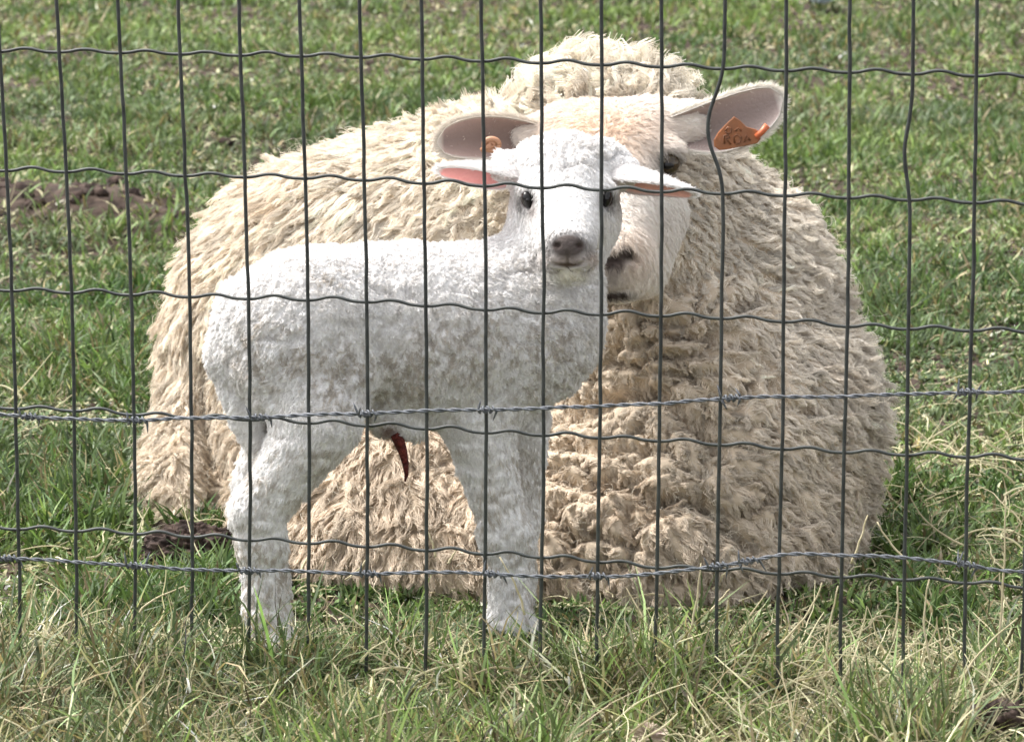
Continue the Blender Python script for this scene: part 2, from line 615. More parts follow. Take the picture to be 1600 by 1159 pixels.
EWE_GROOVES = [
    ([(875, 640), (930, 618), (1000, 610), (1050, 628), (1090, 668), (1130, 705)], 11, 0.020),
    ([(1095, 770), (1130, 805), (1180, 858)], 9, 0.020),
    ([(855, 735), (905, 755), (960, 748), (1010, 772), (1080, 775)], 10, 0.014),
    ([(885, 690), (940, 700), (985, 690), (1040, 700)], 9, 0.012),
    ([(930, 545), (1000, 552), (1060, 560), (1110, 545), (1135, 490)], 8, 0.012),
    ([(935, 570), (1010, 578), (1080, 585)], 7, 0.011),
    ([(940, 520), (1010, 530), (1080, 520)], 7, 0.010),
    ([(1150, 560), (1180, 600), (1150, 640)], 9, 0.010),
    ([(860, 790), (890, 850), (900, 900)], 10, 0.013),
    ([(980, 790), (990, 850)], 10, 0.010),
    ([(315, 560), (310, 640), (325, 720), (338, 790), (330, 850)], 13, 0.035),
    ([(1000, 640), (1010, 690), (985, 720)], 8, 0.010),
]

def ewe_disp(p, n):
    px, py = proj(p)
    front = sstep(760, 900, px) * sstep(330, 480, py)
    front = np.maximum(front, 0.30)
    q = p * 28
    qw = q + 0.8 * np.stack([fbm(q * 0.6, 2, 40), fbm(q * 0.6, 2, 41), fbm(q * 0.6, 2, 42)], -1)
    rid = np.abs(vnoise(qw * np.array([1, 1, 1.3]), 44))
    rid2 = np.abs(vnoise(qw * 2.1, 45))
    crev = -0.017 * np.exp(-(rid / 0.16) ** 2) - 0.006 * np.exp(-(rid2 / 0.2) ** 2)
    lump = 0.006 * fbm(p * 16, 3, 46)
    wr = 0.009 * np.sin(2 * math.pi * (py + 9 * vnoise(p * 25, 47)) / 27) * np.exp(-(((px - 1010) / 120) ** 2 + ((py - 545) / 55) ** 2))
    d = crev * front + lump + wr - 1.35 * grooves(px, py, EWE_GROOVES) * (p[:, 1] < 4.2)
    return d

def make_ewe():
    w = Sculpt()
    E, Cp = w.ell, w.cap
    E(P(770, 550, 4.00), (.25, .20, .228), .05)
    E(P(455, 568, 4.12), (.150, .20, .198), .05)
    E(P(600, 372, 4.05), (.13, .14, .112), .05)
    E(P(478, 410, 4.10), (.105, .13, .105), .05)
    E(P(700, 345, 4.0), (.10, .13, .100), .05)
    E(P(640, 770, 3.75), (.158, .14, .110), .05)
    E(P(620, 880, 3.635), (.120, .09, .066), .08)
    E(P(780, 900, 3.62), (.08, .09, .062), .08)
    E(P(425, 825, 3.80), (.058, .07, .050), .03)
    E(P(405, 735, 3.93), (.052, .09, .085), .03)
    E(P(418, 835, 3.76), (.055, .07, .060), .03)
    E(P(290, 722, 4.00), (.042, .08, .072), .05)
    E(P(283, 790, 3.91), (.042, .08, .060), .06)
    E(P(1100, 705, 3.75), (.165, .185, .170), .06)
    E(P(1125, 500, 3.84), (.100, .13, .13), .06)
    E(P(1268, 815, 3.76), (.050, .08, .070), .06)
    E(P(1280, 650, 3.80), (.056, .09, .10), .06)
    E(P(1005, 800, 3.67), (.135, .13, .105), .08)
    E(P(1035, 895, 3.605), (.130, .10, .082), .10)
    E(P(1195, 425, 3.84), (.070, .10, .085), .05)
    E(P(1185, 885, 3.65), (.075, .10, .066), .08)
    E(P(1050, 350, 3.84), (.092, .12, .115), .05)
    E(P(945, 208, 3.80), (.092, .07, .062), .03)
    E(P(810, 345, 3.90), (.095, .10, .095), .05)
    E(P(760, 275, 3.98), (.065, .10, .065), .05)
    Cp(P(1040, 520, 3.70), P(1010, 400, 3.72), .085, .07, .05)
    # head
    H = dict(part=1)
    E(P(950, 232, 3.68), (.070, .070, .046), .02, **H)
    E(P(905, 215, 3.70), (.040, .05, .035), .02, **H)
    E(P(1000, 212, 3.70), (.042, .05, .034), .02, **H)
    Cp(P(955, 275, 3.64), P(966, 392, 3.545), .058, .034, .02, **H)
    E(P(967, 412, 3.535), (.034, .030, .030), .015, **H)
    E(P(966, 442, 3.540), (.027, .026, .020), .012, **H)
    Cp(P(1022, 335, 3.64), P(1000, 425, 3.60), .0335, .027, .03, **H)
    Cp(P(890, 335, 3.64), P(925, 425, 3.60), .036, .028, .03, **H)
    E(P(1040, 238, 3.645), (.020, .022, .014), .012, **H)      # brow ridges
    E(P(868, 238, 3.645), (.020, .022, .014), .012, **H)
    Cp(P(1020, 195, 3.69), P(1078, 192, 3.685), .026, .022, .015, **H)    # ear roots
    Cp(P(872, 208, 3.69), P(828, 214, 3.69), .026, .020, .015, **H)
    # carved details
    eye, _ = w.hit(1045, 257)
    eyeL, _ = w.hit(868, 258)
    E(eye, (.0135, .010, .0105), .006, neg=True)
    E(eyeL, (.0135, .010, .0105), .006, neg=True)
    for x_, s_ in ((957, 1), (990, 1)):
        h_, _ = w.hit(x_, 405)
        E(h_, (.008, .008, .0045), .005, neg=True)
    m1, _ = w.hit(948, 458); m2, _ = w.hit(985, 452)
    Cp(m1, m2, .0035, .0025, .004, neg=True)
    gx = axis([(-.52, .006), (-.05, .0045), (-.0, .0032), (.25, .0045), (.50, .006), .56])
    gy = axis([(3.42, .0036), (3.68, .005), (3.85, .008), (4.5, 0.01), 4.55][:4] + [4.55])
    gzz = axis([(-.14, .0055), (.2, .0042), (.34, .0032), (.50, .0045), .60])
    V, Q = w.mesh(gx, gy, gzz)
    Nn = w.grad(V)
    part = w.part(V)                       # >0: head
    wm = 1 - sstep(-.010, .004, part)      # wool mask
    V = V + Nn * (ewe_disp(V, Nn) * wm)[:, None]
    Nn = vnormals(V, Q)
    if (Nn * w.grad(V)).sum(-1).mean() < 0:
        Nn = -Nn; Q = Q[:, ::-1]
    px, py = proj(V)
    wool = np.array([.50, .41, .31]); face = np.array([.85, .80, .75]); tan = np.array([.70, .55, .43])
    C = wool * wm[:, None] + face * (1 - wm)[:, None]
    hd = (1 - wm)
    fh = hd * np.exp(-(((px - 935) / 95) ** 2 + ((py - 205) / 55) ** 2))
    mz = hd * np.exp(-(((px - 985) / 35) ** 2 + ((py - 400) / 45) ** 2)) * (V[:, 1] < 3.62)
    C = C + (tan - C) * np.clip(fh * 1.0 + mz * 0.6, 0, 1)[:, None]
    dark = np.array([.07, .055, .05])
    def spot(cx, cy, sx, sy, col, amt, ymax=3.64):
        nonlocal C
        wgt = hd * np.exp(-(((px - cx) / sx) ** 2 + ((py - cy) / sy) ** 2)) * (V[:, 1] < ymax) * amt
        C = C + (np.array(col) - C) * np.clip(wgt, 0, 1)[:, None]
    spot(955, 432, 22, 22, (.38, .34, .32), .8)
    spot(958, 410, 18, 9, dark, 2.2)
    spot(978, 397, 11, 9, dark, 2.0)
    spot(956, 462, 30, 6, dark, 1.7)
    spot(1044, 256, 19, 17, dark, 1.5, 3.7)  # dark eyelid skin, with the upper lid's shade painted in
    spot(1046, 274, 14, 4, (.5, .42, .34), .9, 3.7)
    spot(868, 262, 16, 13, dark, 1.1, 3.7)
    # ears joined to the body skin
    root = thing('ewe', (0.15, 3.85, 0.0), 'large cream woolly ewe lying in the grass behind the lamb, facing the fence', 'sheep')
    G = [(V, Q)]; CC = [C]
    earR = build_ear(P(1062, 205, 3.68), P(1222, 152, 3.66), (0.35, -.15, -1.0), (.20, -.66, -.75), .017, .027, .034, .003,
                     col_out=(.82, .78, .72), col_in=(.33, .265, .245), droop=(0, 0, .035), peak=.5)
    earL = build_ear(P(840, 221, 3.69), P(683, 222, 3.66), (0.05, -.1, -1.0), (-.05, -.80, -.6), .016, .022, .028, .003,
                     col_out=(.74, .68, .60), col_in=(.24, .175, .155), droop=(0, 0, -.018), peak=.55)  # inner colour darkened to stand for the shaded opening
    for e in (earR, earL):
        G.append((e[0], e[1])); CC.append(e[2])
    Vs, Qs, _ = merge_geo([(a, b, []) for a, b in G])
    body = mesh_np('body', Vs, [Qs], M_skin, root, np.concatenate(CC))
    # ------------- fleece
    CT = [  # px,py,sigma, dx,dz, lift, length, wave
        (240, 720, 60, -.10, -1, .35, .030, .10), (260, 500, 70, -.45, -.9, .35, .036, .06), (330, 370, 70, -.8, -.75, .40, .036, .05),
        (450, 270, 70, -.8, -.35, .5, .036, .06), (600, 200, 60, -.7, .15, .62, .034, .08), (700, 185, 40, -.4, .6, .75, .034, .16),
        (450, 400, 90, -.75, -.65, .35, .036, .05), (620, 310, 80, -.7, -.45, .40, .034, .06), (740, 330, 50, -.9, -.2, .42, .026, .2),
        (620, 800, 90, -.15, -1, .35, .030, .08), (480, 850, 60, -.3, -1, .35, .030, .08), (760, 830, 60, .1, -1, .35, .030, .08),
        (330, 820, 40, .2, -1, .35, .028, .08),
        (860, 110, 45, -.35, 1, .93, .044, .22), (945, 90, 45, .1, 1, .93, .046, .22), (1050, 115, 45, .5, .9, .90, .042, .22),
        (800, 160, 40, -.8, .6, .85, .040, .22), (1110, 150, 40, .9, .5, .8, .034, .2),
        (1160, 260, 60, .6, -.6, .45, .024, .18), (1210, 350, 60, .8, -.4, .55, .026, .14), (1290, 470, 60, .9, -.3, .60, .034, .12),
        (1350, 600, 60, 1, -.15, .62, .036, .12), (1370, 800, 70, .8, -.6, .5, .026, .12),
        (1110, 380, 60, .2, -1, .5, .009, .25), (1200, 560, 80, .6, -.8, .30, .015, .12), (1240, 720, 80, .65, -.75, .30, .017, .10),
        (1000, 540, 60, .2, -.8, .40, .007, .2), (950, 680, 70, -.1, -1, .5, .009, .3), (1050, 720, 60, .2, -1, .45, .010, .3),
        (950, 850, 70, .1, -1, .36, .020, .15), (1130, 880, 80, .3, -1, .36, .022, .12), (1000, 930, 80, .2, -1, .4, .024, .12)]
    def fld(p):
        x, y = proj(p)
        f = field(x, y, CT)
        comb = np.stack([f[:, 0], -0.15 + 0 * f[:, 0], f[:, 1]], -1)
        f[:, 3] *= np.where(y < 170, .80, np.where(x < 900, .72, .80)); f[:, 2] *= np.where(y < 170, 1, .80)
        flow = 0.45 * np.stack([fbm(p * 11, 2, 61), fbm(p * 11, 2, 62), fbm(p * 11, 2, 63)], -1)
        return norm(comb) + flow, np.clip(f[:, 2] + .15 * vnoise(p * 30, 64), .1, .97), f[:, 3] * (1 + .25 * vnoise(p * 18, 65)), f[:, 4]
    def wt(c):
        x, y = proj(c)
        wgt = np.where(c[:, 1] > 4.1, .35, 1.0)
        wgt = wgt * (1 - sstep(-.006, .004, w.part(c)))
        wgt = wgt * (1 + 1.2 * (y < 190))
        wgt = wgt * np.where(c[:, 2] < 0.0, .3, 1)
        return wgt
    NH = 330000
    R, T, wgt = sample_surface(V, Q, NH, wt)
    Rn = norm((Nn[T] * wgt[..., None]).sum(1))
    pts, rad, own = make_locks(R, Rn, 15000, fld, K=7, r0=.00040, rtip=.5, clump=.92, lock_jit=.20, jitter=.25, seed=3)
    x, y = proj(R)
    R0 = R
    ct = [(300, 450, 130, .79, .70, .585), (600, 250, 120, .85, .77, .66), (950, 110, 90, .88, .81, .70), (1150, 300, 90, .80, .74, .65),  # wool tint: tan dirt, plus lit top and shaded front put into the colour
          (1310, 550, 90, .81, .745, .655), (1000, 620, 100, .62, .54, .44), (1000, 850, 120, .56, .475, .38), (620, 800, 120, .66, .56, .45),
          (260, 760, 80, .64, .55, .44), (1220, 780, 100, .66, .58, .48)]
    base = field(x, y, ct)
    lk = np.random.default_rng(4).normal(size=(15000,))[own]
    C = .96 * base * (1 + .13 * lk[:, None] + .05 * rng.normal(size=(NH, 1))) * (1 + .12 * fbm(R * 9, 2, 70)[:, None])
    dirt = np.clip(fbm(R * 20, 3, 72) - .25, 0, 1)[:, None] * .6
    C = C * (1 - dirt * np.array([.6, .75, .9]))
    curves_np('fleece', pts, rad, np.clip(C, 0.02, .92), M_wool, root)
    # stray flyaway fibres
    R2, T2, w2 = sample_surface(V, Q, 6000, lambda c: wt(c) * (proj(c)[1] > 230))
    Rn2 = norm((Nn[T2] * w2[..., None]).sum(1))
    def fld2(p):
        c, l, L, wv = fld(p)
        return c, np.clip(l + .3, 0, .95), np.minimum(L * 1.05, .028), wv + .25
    pts2, rad2, _ = make_locks(R2, Rn2, 4500, fld2, K=8, r0=.00018, rtip=.5, clump=.1, lock_jit=.7, jitter=.8, seed=5)
    curves_np('loose_fibres', pts2, rad2, np.tile([.85, .78, .66], (len(R2), 1)), M_wool, root)
    # face hair (head skin and both ears' outer skin)
    def wtf(c):
        return sstep(-.008, .002, w.part(c)) * (c[:, 1] < 3.80)
    NF = 60000
    R3, T3, w3 = sample_surface(V, Q, NF, wtf)
    N3 = norm((Nn[T3] * w3[..., None]).sum(1))
    x3, y3 = proj(R3)
    keep = np.hypot((x3 - 1045) / 16, (y3 - 256) / 15) > 1
    keep &= ~((np.hypot((x3 - 968) / 22, (y3 - 404) / 9) < 1) & (R3[:, 1] < 3.62))
    R3, T3, w3, N3 = R3[keep], T3[keep], w3[keep], N3[keep]
    def fldf(p):
        a, b = proj(p)
        f = field(a, b, [(950, 180, 40, 0, .6, .3, .009), (880, 230, 50, -.8, -.5, .3, .007), (1010, 230, 40, .7, -.6, .3, .007), (960, 330, 60, .1, -1, .25, .006),
                         (1040, 360, 50, .5, -.9, .3, .008), (970, 420, 40, .3, -.6, .35, .004), (1080, 200, 30, 1, .1, .3, .008)])
        return np.stack([f[:, 0], 0 * a + .1, f[:, 1]], -1), f[:, 2], f[:, 3], 0 * a + .04
    pts3, rad3, _ = make_locks(R3, N3, 6000, fldf, K=4, r0=.00026, rtip=.4, clump=.4, lock_jit=.25, jitter=.5, seed=6)
    Cs = (np.concatenate(CC)[T3] * w3[..., None]).sum(1)
    pat = fbm(R3 * 45, 2, 80)[:, None]
    Cs = Cs * (1.02 + .10 * pat + .06 * rng.normal(size=(len(R3), 1)))
    curves_np('face_hair', pts3, rad3, np.clip(Cs, .02, .9), M_wool, root)
    # eyes
    for (e, nm) in ((eye, 1), (eyeL, 0)):
        me_eye(root, e + np.array([-.001 if nm else .001, .0085, -.001]), .0128, M_iris)
    # ear hair along the rims and outside
    for (ee, cc) in ((earR, (.84, .80, .73)), (earL, (.74, .68, .60))):
        mid, nn = ee[3]
        nu_, nv_ = mid.shape[:2]
        k = 5200
        uu = rng.random(k) * (nu_ - 1.01); vv = rng.random(k) * (nv_ - 1.01)
        rimsel = rng.random(k) < .14
        vv = np.where(rimsel, np.where(rng.random(k) < .5, .1, nv_ - 1.1), vv)
        i0, j0 = uu.astype(int), vv.astype(int)
        fu, fv = (uu - i0)[:, None], (vv - j0)[:, None]
        base_ = mid[i0, j0] * (1 - fu) * (1 - fv) + mid[i0 + 1, j0] * fu * (1 - fv) + mid[i0, j0 + 1] * (1 - fu) * fv + mid[i0 + 1, j0 + 1] * fu * fv
        axd = norm(mid[-1, nv_ // 2] - mid[0, nv_ // 2])
        nrm = -nn[i0, j0]
        dirn = norm(axd + .5 * nrm + .35 * rng.normal(size=(k, 3)))
        L_ = (.006 + .003 * rng.random(k))[:, None, None]
        t = np.linspace(0, 1, 4)[None, :, None]
        pp = (base_ + nrm * .0019)[:, None] + dirn[:, None] * L_ * t
        curves_np('ear_hair', pp, np.tile(np.array([.00024, .0002, .00015, .00008]), (k, 1)), np.tile(cc, (k, 1)) * (1 + .08 * rng.normal(size=(k, 1))), M_wool, root)
    ear_tags(root)
    return w

def me_eye(root, c, r, iris_mat, sc=(1, 1, 1), tilt=0.0):
    """eyeball with a horizontal pupil as its own piece"""
    def sphere(c, r, sc=(1, 1, 1), nu=20, nv=12):
        th = np.linspace(0, math.pi, nv); ph = np.linspace(0, 2 * math.pi, nu, endpoint=False)
        V = np.stack([np.sin(th)[:, None] * np.cos(ph), np.sin(th)[:, None] * np.sin(ph), np.cos(th)[:, None] + 0 * ph], -1).reshape(-1, 3) * r * np.array(sc) + c
        i, j = np.meshgrid(np.arange(nv - 1), np.arange(nu), indexing='ij')
        a = (i * nu + j).ravel(); b = (i * nu + (j + 1) % nu).ravel()
        return V, np.stack([a, a + nu, b + nu, b], -1)
    V, Q = sphere(0 * c, r, sc)
    R_ = np.array([[math.cos(tilt), 0, math.sin(tilt)], [0, 1, 0], [-math.sin(tilt), 0, math.cos(tilt)]])
    V = V @ R_.T + c
    e = mesh_np('eye', V, [Q], iris_mat, root)
    V, Q = sphere(c + np.array([0, -r * .80 * sc[1], 0.0]), r * .5, (1.0 * sc[0], .55 * sc[1], .62 * sc[2]))
    o = mesh_np('pupil', V, [Q], M_eye, e)
    o.location = (0, 0, 0)

def plate(name, pts, n, th, mat, root, bevel=.0006):
    """polygonal plate of thickness th extruded along n"""
    pts = np.asarray(pts); k = len(pts)
    n = norm(np.asarray(n, float))
    c = pts.mean(0)
    inner = c + (pts - c) * .94
    V = np.concatenate([inner + n * th * .5, pts + n * th * .2, pts - n * th * .2, inner - n * th * .5, [c + n * th * .5], [c - n * th * .5]])
    j = np.arange(k); j2 = (j + 1) % k
    Q = np.concatenate([np.stack([a * k + j, a * k + j2, (a + 1) * k + j2, (a + 1) * k + j], -1) for a in range(3)])
    T = np.concatenate([np.stack([j2, j, np.full(k, 4 * k)], -1), np.stack([3 * k + j, 3 * k + j2, np.full(k, 4 * k + 1)], -1)])
    return mesh_np(name, V, [Q, T], mat, root, smooth=False)

def ear_tags(root):
    M_tag = mat_plain('orange_tag', (.36, .13, .05), (.25, .105, .05), 60, .45, 0, .4, .1)
    M_ink = mat_plain('tag_ink', (.15, .06, .025), (.22, .085, .035), 200, .6)
    # plate plane: Y falls a little to the right
    def T(x, y, o=0.0): return P(x, y, 3.628 - (x - 1150) * .00012 + o)
    outline = [(1147, 182), (1156, 188), (1166, 198), (1180, 202), (1189, 207), (1188, 218), (1183, 224), (1165, 228), (1140, 233), (1124, 235), (1116, 229), (1115, 219), (1122, 207), (1134, 194)]
    tag_ = plate('ear_tag', [T(*q) for q in outline], (.1, -1, .1), .0018, M_tag, root)
    tag_['label'] = 'orange plastic ear tag with dark worn characters'
    # worn characters as raised strokes
    strokes = [[(1133, 205), (1137, 199), (1142, 201), (1142, 207), (1137, 209), (1133, 205)],
               [(1132, 225), (1131, 212), (1137, 211), (1140, 215), (1134, 218), (1142, 226)],
               [(1148, 224), (1146, 214), (1152, 210), (1158, 215), (1156, 223), (1150, 225)],
               [(1148, 205), (1154, 200), (1158, 205)],
               [(1163, 222), (1166, 211), (1172, 220)], [(1164, 218), (1171, 217)]]
    gs = []
    for s in strokes:
        gs.append(tube_geo(np.array([T(x, y, -.0012) for x, y in s]), .00100, 5))
    V, Q, Tt = merge_geo(gs)
    o = mesh_np('tag_lettering', V, [Q, Tt], M_ink, tag_); o.location = (0, 0, 0)
    # stud pressed through the ear
    V, Q, Tt = tube_geo(np.array([T(1182, 214, -.002), T(1190, 207, -.003), T(1199, 196, -.002)]), np.array([.0032, .0030, .0036]), 10)
    M_tag2 = mat_plain('orange_stud', (.56, .14, .055), None, 60, .4)
    o = mesh_np('tag_stud', V, [Q, Tt], M_tag2, tag_); o.location = (0, 0, 0)
    # round button in the other ear
    M_btn = mat_plain('tan_button', (.42, .22, .13), (.36, .18, .10), 80, .5)
    c = P(768, 226, 3.640)
    th = np.linspace(0, 2 * math.pi, 25)
    gs = []
    for rr, tr in ((.0075, .0028), (.0028, .002)):
        gs.append(tube_geo(np.stack([c[0] + rr * np.cos(th), c[1] - .1 * rr * np.sin(th), c[2] + rr * .8 * np.sin(th)], -1), tr, 8))
    V, Q, Tt = merge_geo(gs)
    o = mesh_np('ear_tag', V, [Q, Tt], M_btn, root)
    o['label'] = 'round tan button tag inside the ear'
    c2 = P(752, 236, 3.640)
    V, Q, Tt = tube_geo(np.array([c + [0, -.001, 0], c2]), np.array([.0035, .0030]), 8)
    o2 = mesh_np('tag_stem', V, [Q, Tt], M_btn, o); o2.location = (0, 0, 0)

ewe_sdf = make_ewe()

# ------------------------------------------------------------------ the lamb
def make_lamb():
    w = Sculpt()
    E, Cp = w.ell, w.cap
    Yr, Yc = 3.36, 3.43
    E(P(480, 505, Yr), (.074, .066, .071), .03)
    E(P(424, 532, Yr), (.048, .056, .056), .03)
    E(P(635, 502, (Yr + Yc) / 2), (.115, .068, .076), .04)
    E(P(675, 560, Yc - .03), (.055, .058, .054), .04)
    E(P(780, 505, Yc), (.078, .070, .076), .04)
    E(P(845, 530, Yc - .005), (.048, .056, .062), .03)
    # neck
    Cp(P(850, 490, Yc), P(878, 350, Yc + .01), .052, .044, .035)
    # near hind leg
    n = -.042
    E(P(480, 590, Yr + n + .012), (.062, .035, .048), .02)
    Cp(P(502, 655, Yr + n), P(408, 795, Yr + n), .040, .0245, .02)
    Cp(P(398, 800, Yr + n + .004), P(408, 850, Yr + n), .0260, .0215, .014)
    Cp(P(408, 850, Yr + n), P(412, 945, Yr + n), .0215, .0180, .012)
    Cp(P(412, 945, Yr + n), P(428, 1005, Yr + n - .008), .0180, .0225, .014)
    E(P(436, 1028, Yr + n - .010), (.026, .022, .020), .012)
    # far hind leg
    f = .042
    E(P(450, 600, Yr + f - .012), (.05, .03, .05), .02)
    Cp(P(440, 655, Yr + f), P(400, 760, Yr + f), .032, .022, .02)
    Cp(P(400, 760, Yr + f), P(424, 905, Yr + f), .020, .016, .012)
    Cp(P(424, 905, Yr + f), P(432, 985, Yr + f), .016, .017, .012)
    # tail
    Cp(P(372, 470, Yr - .005), P(352, 560, Yr - .01), .017, .018, .02)
    Cp(P(354, 560, Yr - .012), P(382, 640, Yr - .016), .018, .017, .006)
    Cp(P(382, 640, Yr - .016), P(404, 705, Yr - .014), .017, .012, .006)
    # near fore leg
    n = -.036
    E(P(755, 610, Yc + n + .010), (.046, .032, .045), .03)
    Cp(P(745, 660, Yc + n), P(785, 815, Yc + n), .034, .0225, .02)
    E(P(790, 835, Yc + n - .003), (.0245, .023, .025), .012)
    Cp(P(790, 850, Yc + n), P(796, 925, Yc + n), .0215, .0180, .012)
    Cp(P(796, 925, Yc + n), P(798, 965, Yc + n - .004), .0180, .0220, .012)
    E(P(798, 985, Yc + n - .006), (.024, .021, .020), .012)
    # far fore leg
    f = .038
    Cp(P(820, 640, Yc + f), P(818, 810, Yc + f), .026, .017, .02)
    Cp(P(818, 810, Yc + f), P(812, 940, Yc + f), .016, .015, .01)
    # sheath
    Cp(P(600, 650, Yr + .01), P(648, 672, Yr + .01), .016, .011, .02)
    E(P(606, 668, Yr + .012), (.012, .012, .010), .008)
    # head
    H = dict(part=1)
    E(P(883, 285, 3.455), (.047, .052, .041), .02, **H)
    E(P(862, 244, 3.45), (.026, .03, .018), .015, **H)
    E(P(905, 244, 3.45), (.026, .03, .018), .015, **H)
    Cp(P(883, 312, 3.425), P(886, 384, 3.362), .040, .0262, .02, **H)
    E(P(845, 345, 3.445), (.026, .03, .030), .02, **H)
    E(P(925, 345, 3.445), (.026, .03, .030), .02, **H)
    E(P(830, 297, 3.420), (.012, .014, .008), .012, **H)
    E(P(944, 296, 3.420), (.012, .014, .008), .012, **H)
    E(P(887, 386, 3.348), (.0195, .013, .0135), .006, **H)      # nose pad
    E(P(871, 407, 3.350), (.0160, .015, .0100), .005, **H)      # upper lips
    E(P(904, 407, 3.350), (.0160, .015, .0100), .005, **H)
    E(P(888, 425, 3.360), (.0205, .018, .0110), .004, **H)      # chin
    Cp(P(815, 262, 3.455), P(792, 258, 3.455), .020, .016, .015, **H)
    Cp(P(950, 258, 3.455), P(972, 265, 3.455), .022, .018, .015, **H)
    e1, _ = w.hit(824, 313, 3.0); e2, _ = w.hit(949, 311, 3.0)
    E(e1, (.0060, .006, .0085), .004, neg=True)
    E(e2, (.0055, .006, .0085), .004, neg=True)
    for a in (871, 905):
        h_, _ = w.hit(a, 384, 3.0)
        E(h_ + np.array([0, .001, 0]), (.0034, .0035, .0017), .003, neg=True)
    c1, _ = w.hit(884, 232, 3.0); c2, _ = w.hit(888, 278, 3.0)
    Cp(c1, c2, .0032, .0012, .004, neg=True)
    for (a, b) in (((861, 411), (887, 418)), ((887, 418), (915, 409)), ((887, 396), (887, 418))):
        h1, _ = w.hit(*a, 3.0); h2, _ = w.hit(*b, 3.0)
        Cp(h1, h2, .0014, .0014, .002, neg=True)
    gx = axis([(-.295, .0034), (-.01, .0034), (.0, .0018), (.115, .0034), .14])
    gy = axis([(3.22, .0034), (3.325, .0018), (3.43, .0028), (3.53, .0034), 3.56])
    gzz = axis([(-.02, .0034), (.325, .0018), (.475, .0034), .50])
    V, Q = w.mesh(gx, gy, gzz)
    Nn = w.grad(V, .001)
    px, py = proj(V)
    hd = sstep(-.012, .004, w.part(V))
    # small curls on the wool skin
    q = V * 95
    cur = .0022 * fbm(q, 2, 90) - .0024 * np.exp(-(vnoise(V * 62, 91) / .15) ** 2)
    topk = .005 * np.exp(-(vnoise(V * 55, 92) / .2) ** 2) * hd * (1 - sstep(250, 280, py))
    legm = sstep(655, 720, py) * (1 - hd)
    qs = V * np.array([38, 38, 120]) + .8 * vnoise(V * 40, 95)[:, None]
    cur = cur * (1 - .5 * legm) + legm * (.0016 * vnoise(qs, 96) - .0013 * np.exp(-(vnoise(qs * .8, 97) / .14) ** 2))
    V = V + Nn * (cur * (1 - hd) * (V[:, 2] > .02) - topk)[:, None]
    Nn = vnormals(V, Q)
    if (Nn * w.grad(V, .001)).sum(-1).mean() < 0:
        Nn = -Nn; Q = Q[:, ::-1]
    px, py = proj(V)
    white = np.array([.80, .785, .775])
    C = np.tile(white, (len(V), 1))
    def spot(cx, cy, sx, sy, col, amt, ymax=9, m=1.0):
        nonlocal C
        g = np.exp(-(((px - cx) / sx) ** 2 + ((py - cy) / sy) ** 2)) * (V[:, 1] < ymax) * amt * m
        C = C + (np.array(col) - C) * np.clip(g, 0, 1)[:, None]
    nose = (.10, .082, .076)
    spot(887, 406, 40, 15, (.36, .31, .275), 1.1, 3.40)
    spot(925, 402, 10, 12, (.40, .30, .22), .6, 3.42)
    spot(888, 384, 28, 18, nose, 2.0, 3.40)
    spot(870, 385, 6, 4, (.05, .035, .03), 1.2, 3.40)
    spot(906, 385, 6, 4, (.05, .035, .03), 1.2, 3.40)
    spot(888, 414, 24, 4.0, (.10, .07, .06), 1.1, 3.40)
    spot(888, 430, 22, 8, (.66, .62, .48), .8, 3.41)
    spot(824, 314, 13, 15, (.05, .04, .04), 1.5, 3.45)
    spot(950, 312, 12, 15, (.05, .04, .04), 1.5, 3.45)
    spot(834, 331, 6, 9, (.35, .30, .28), .7, 3.45)
    spot(606, 672, 14, 12, (.22, .12, .09), .9)
    root = thing('lamb', (-.06, 3.40, 0.0), 'small white lamb standing side on before the ewe, head turned to the camera', 'sheep')
    G = [(V, Q)]; CC = [C]
    earL = build_ear(P(812, 262, 3.452), P(686, 264, 3.430), (0.0, -.92, .38), (.0, -.36, -.93), .015, .026, .024, .0022,
                     col_out=(.84, .80, .79), col_in=(.60, .27, .26), droop=(0, 0, -.008), peak=.42)
    earR = build_ear(P(955, 256, 3.452), P(1084, 303, 3.430), (.15, -.96, .25), (-.12, -.20, -.97), .017, .028, .026, .0022,
                     col_out=(.84, .80, .79), col_in=(.68, .38, .34), droop=(-.004, 0, -.010), peak=.38)
    for e in (earL, earR):
        G.append((e[0], e[1])); CC.append(e[2])
    Vs, Qs, _ = merge_geo([(a, b, []) for a, b in G])
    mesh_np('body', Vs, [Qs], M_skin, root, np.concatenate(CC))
    # wool
    keepz = lambda c: (c[:, 2] > .0)
    def wt(c):
        x, y = proj(c)
        g = np.where(c[:, 1] > Yc + .03, .5, 1.0) * keepz(c)
        g = g * (1 - .0 * y)
        g = g * np.where((np.hypot((x - 824) / 12, (y - 313) / 14) < 1) & (c[:, 1] < 3.45), 0, 1)
        g = g * np.where((np.hypot((x - 949) / 11, (y - 311) / 14) < 1) & (c[:, 1] < 3.45), 0, 1)
        g = g * np.where((np.hypot((x - 887) / 29, (y - 386) / 21) < 1) & (c[:, 1] < 3.40), 0, 1)
        g = g * np.where((np.hypot((x - 888) / 34, (y - 411) / 14) < 1) & (c[:, 1] < 3.40), .12, 1)
        return g
    NH = 230000
    R, T, wg = sample_surface(V, Q, NH, wt)
    Rn = norm((Nn[T] * wg[..., None]).sum(1))
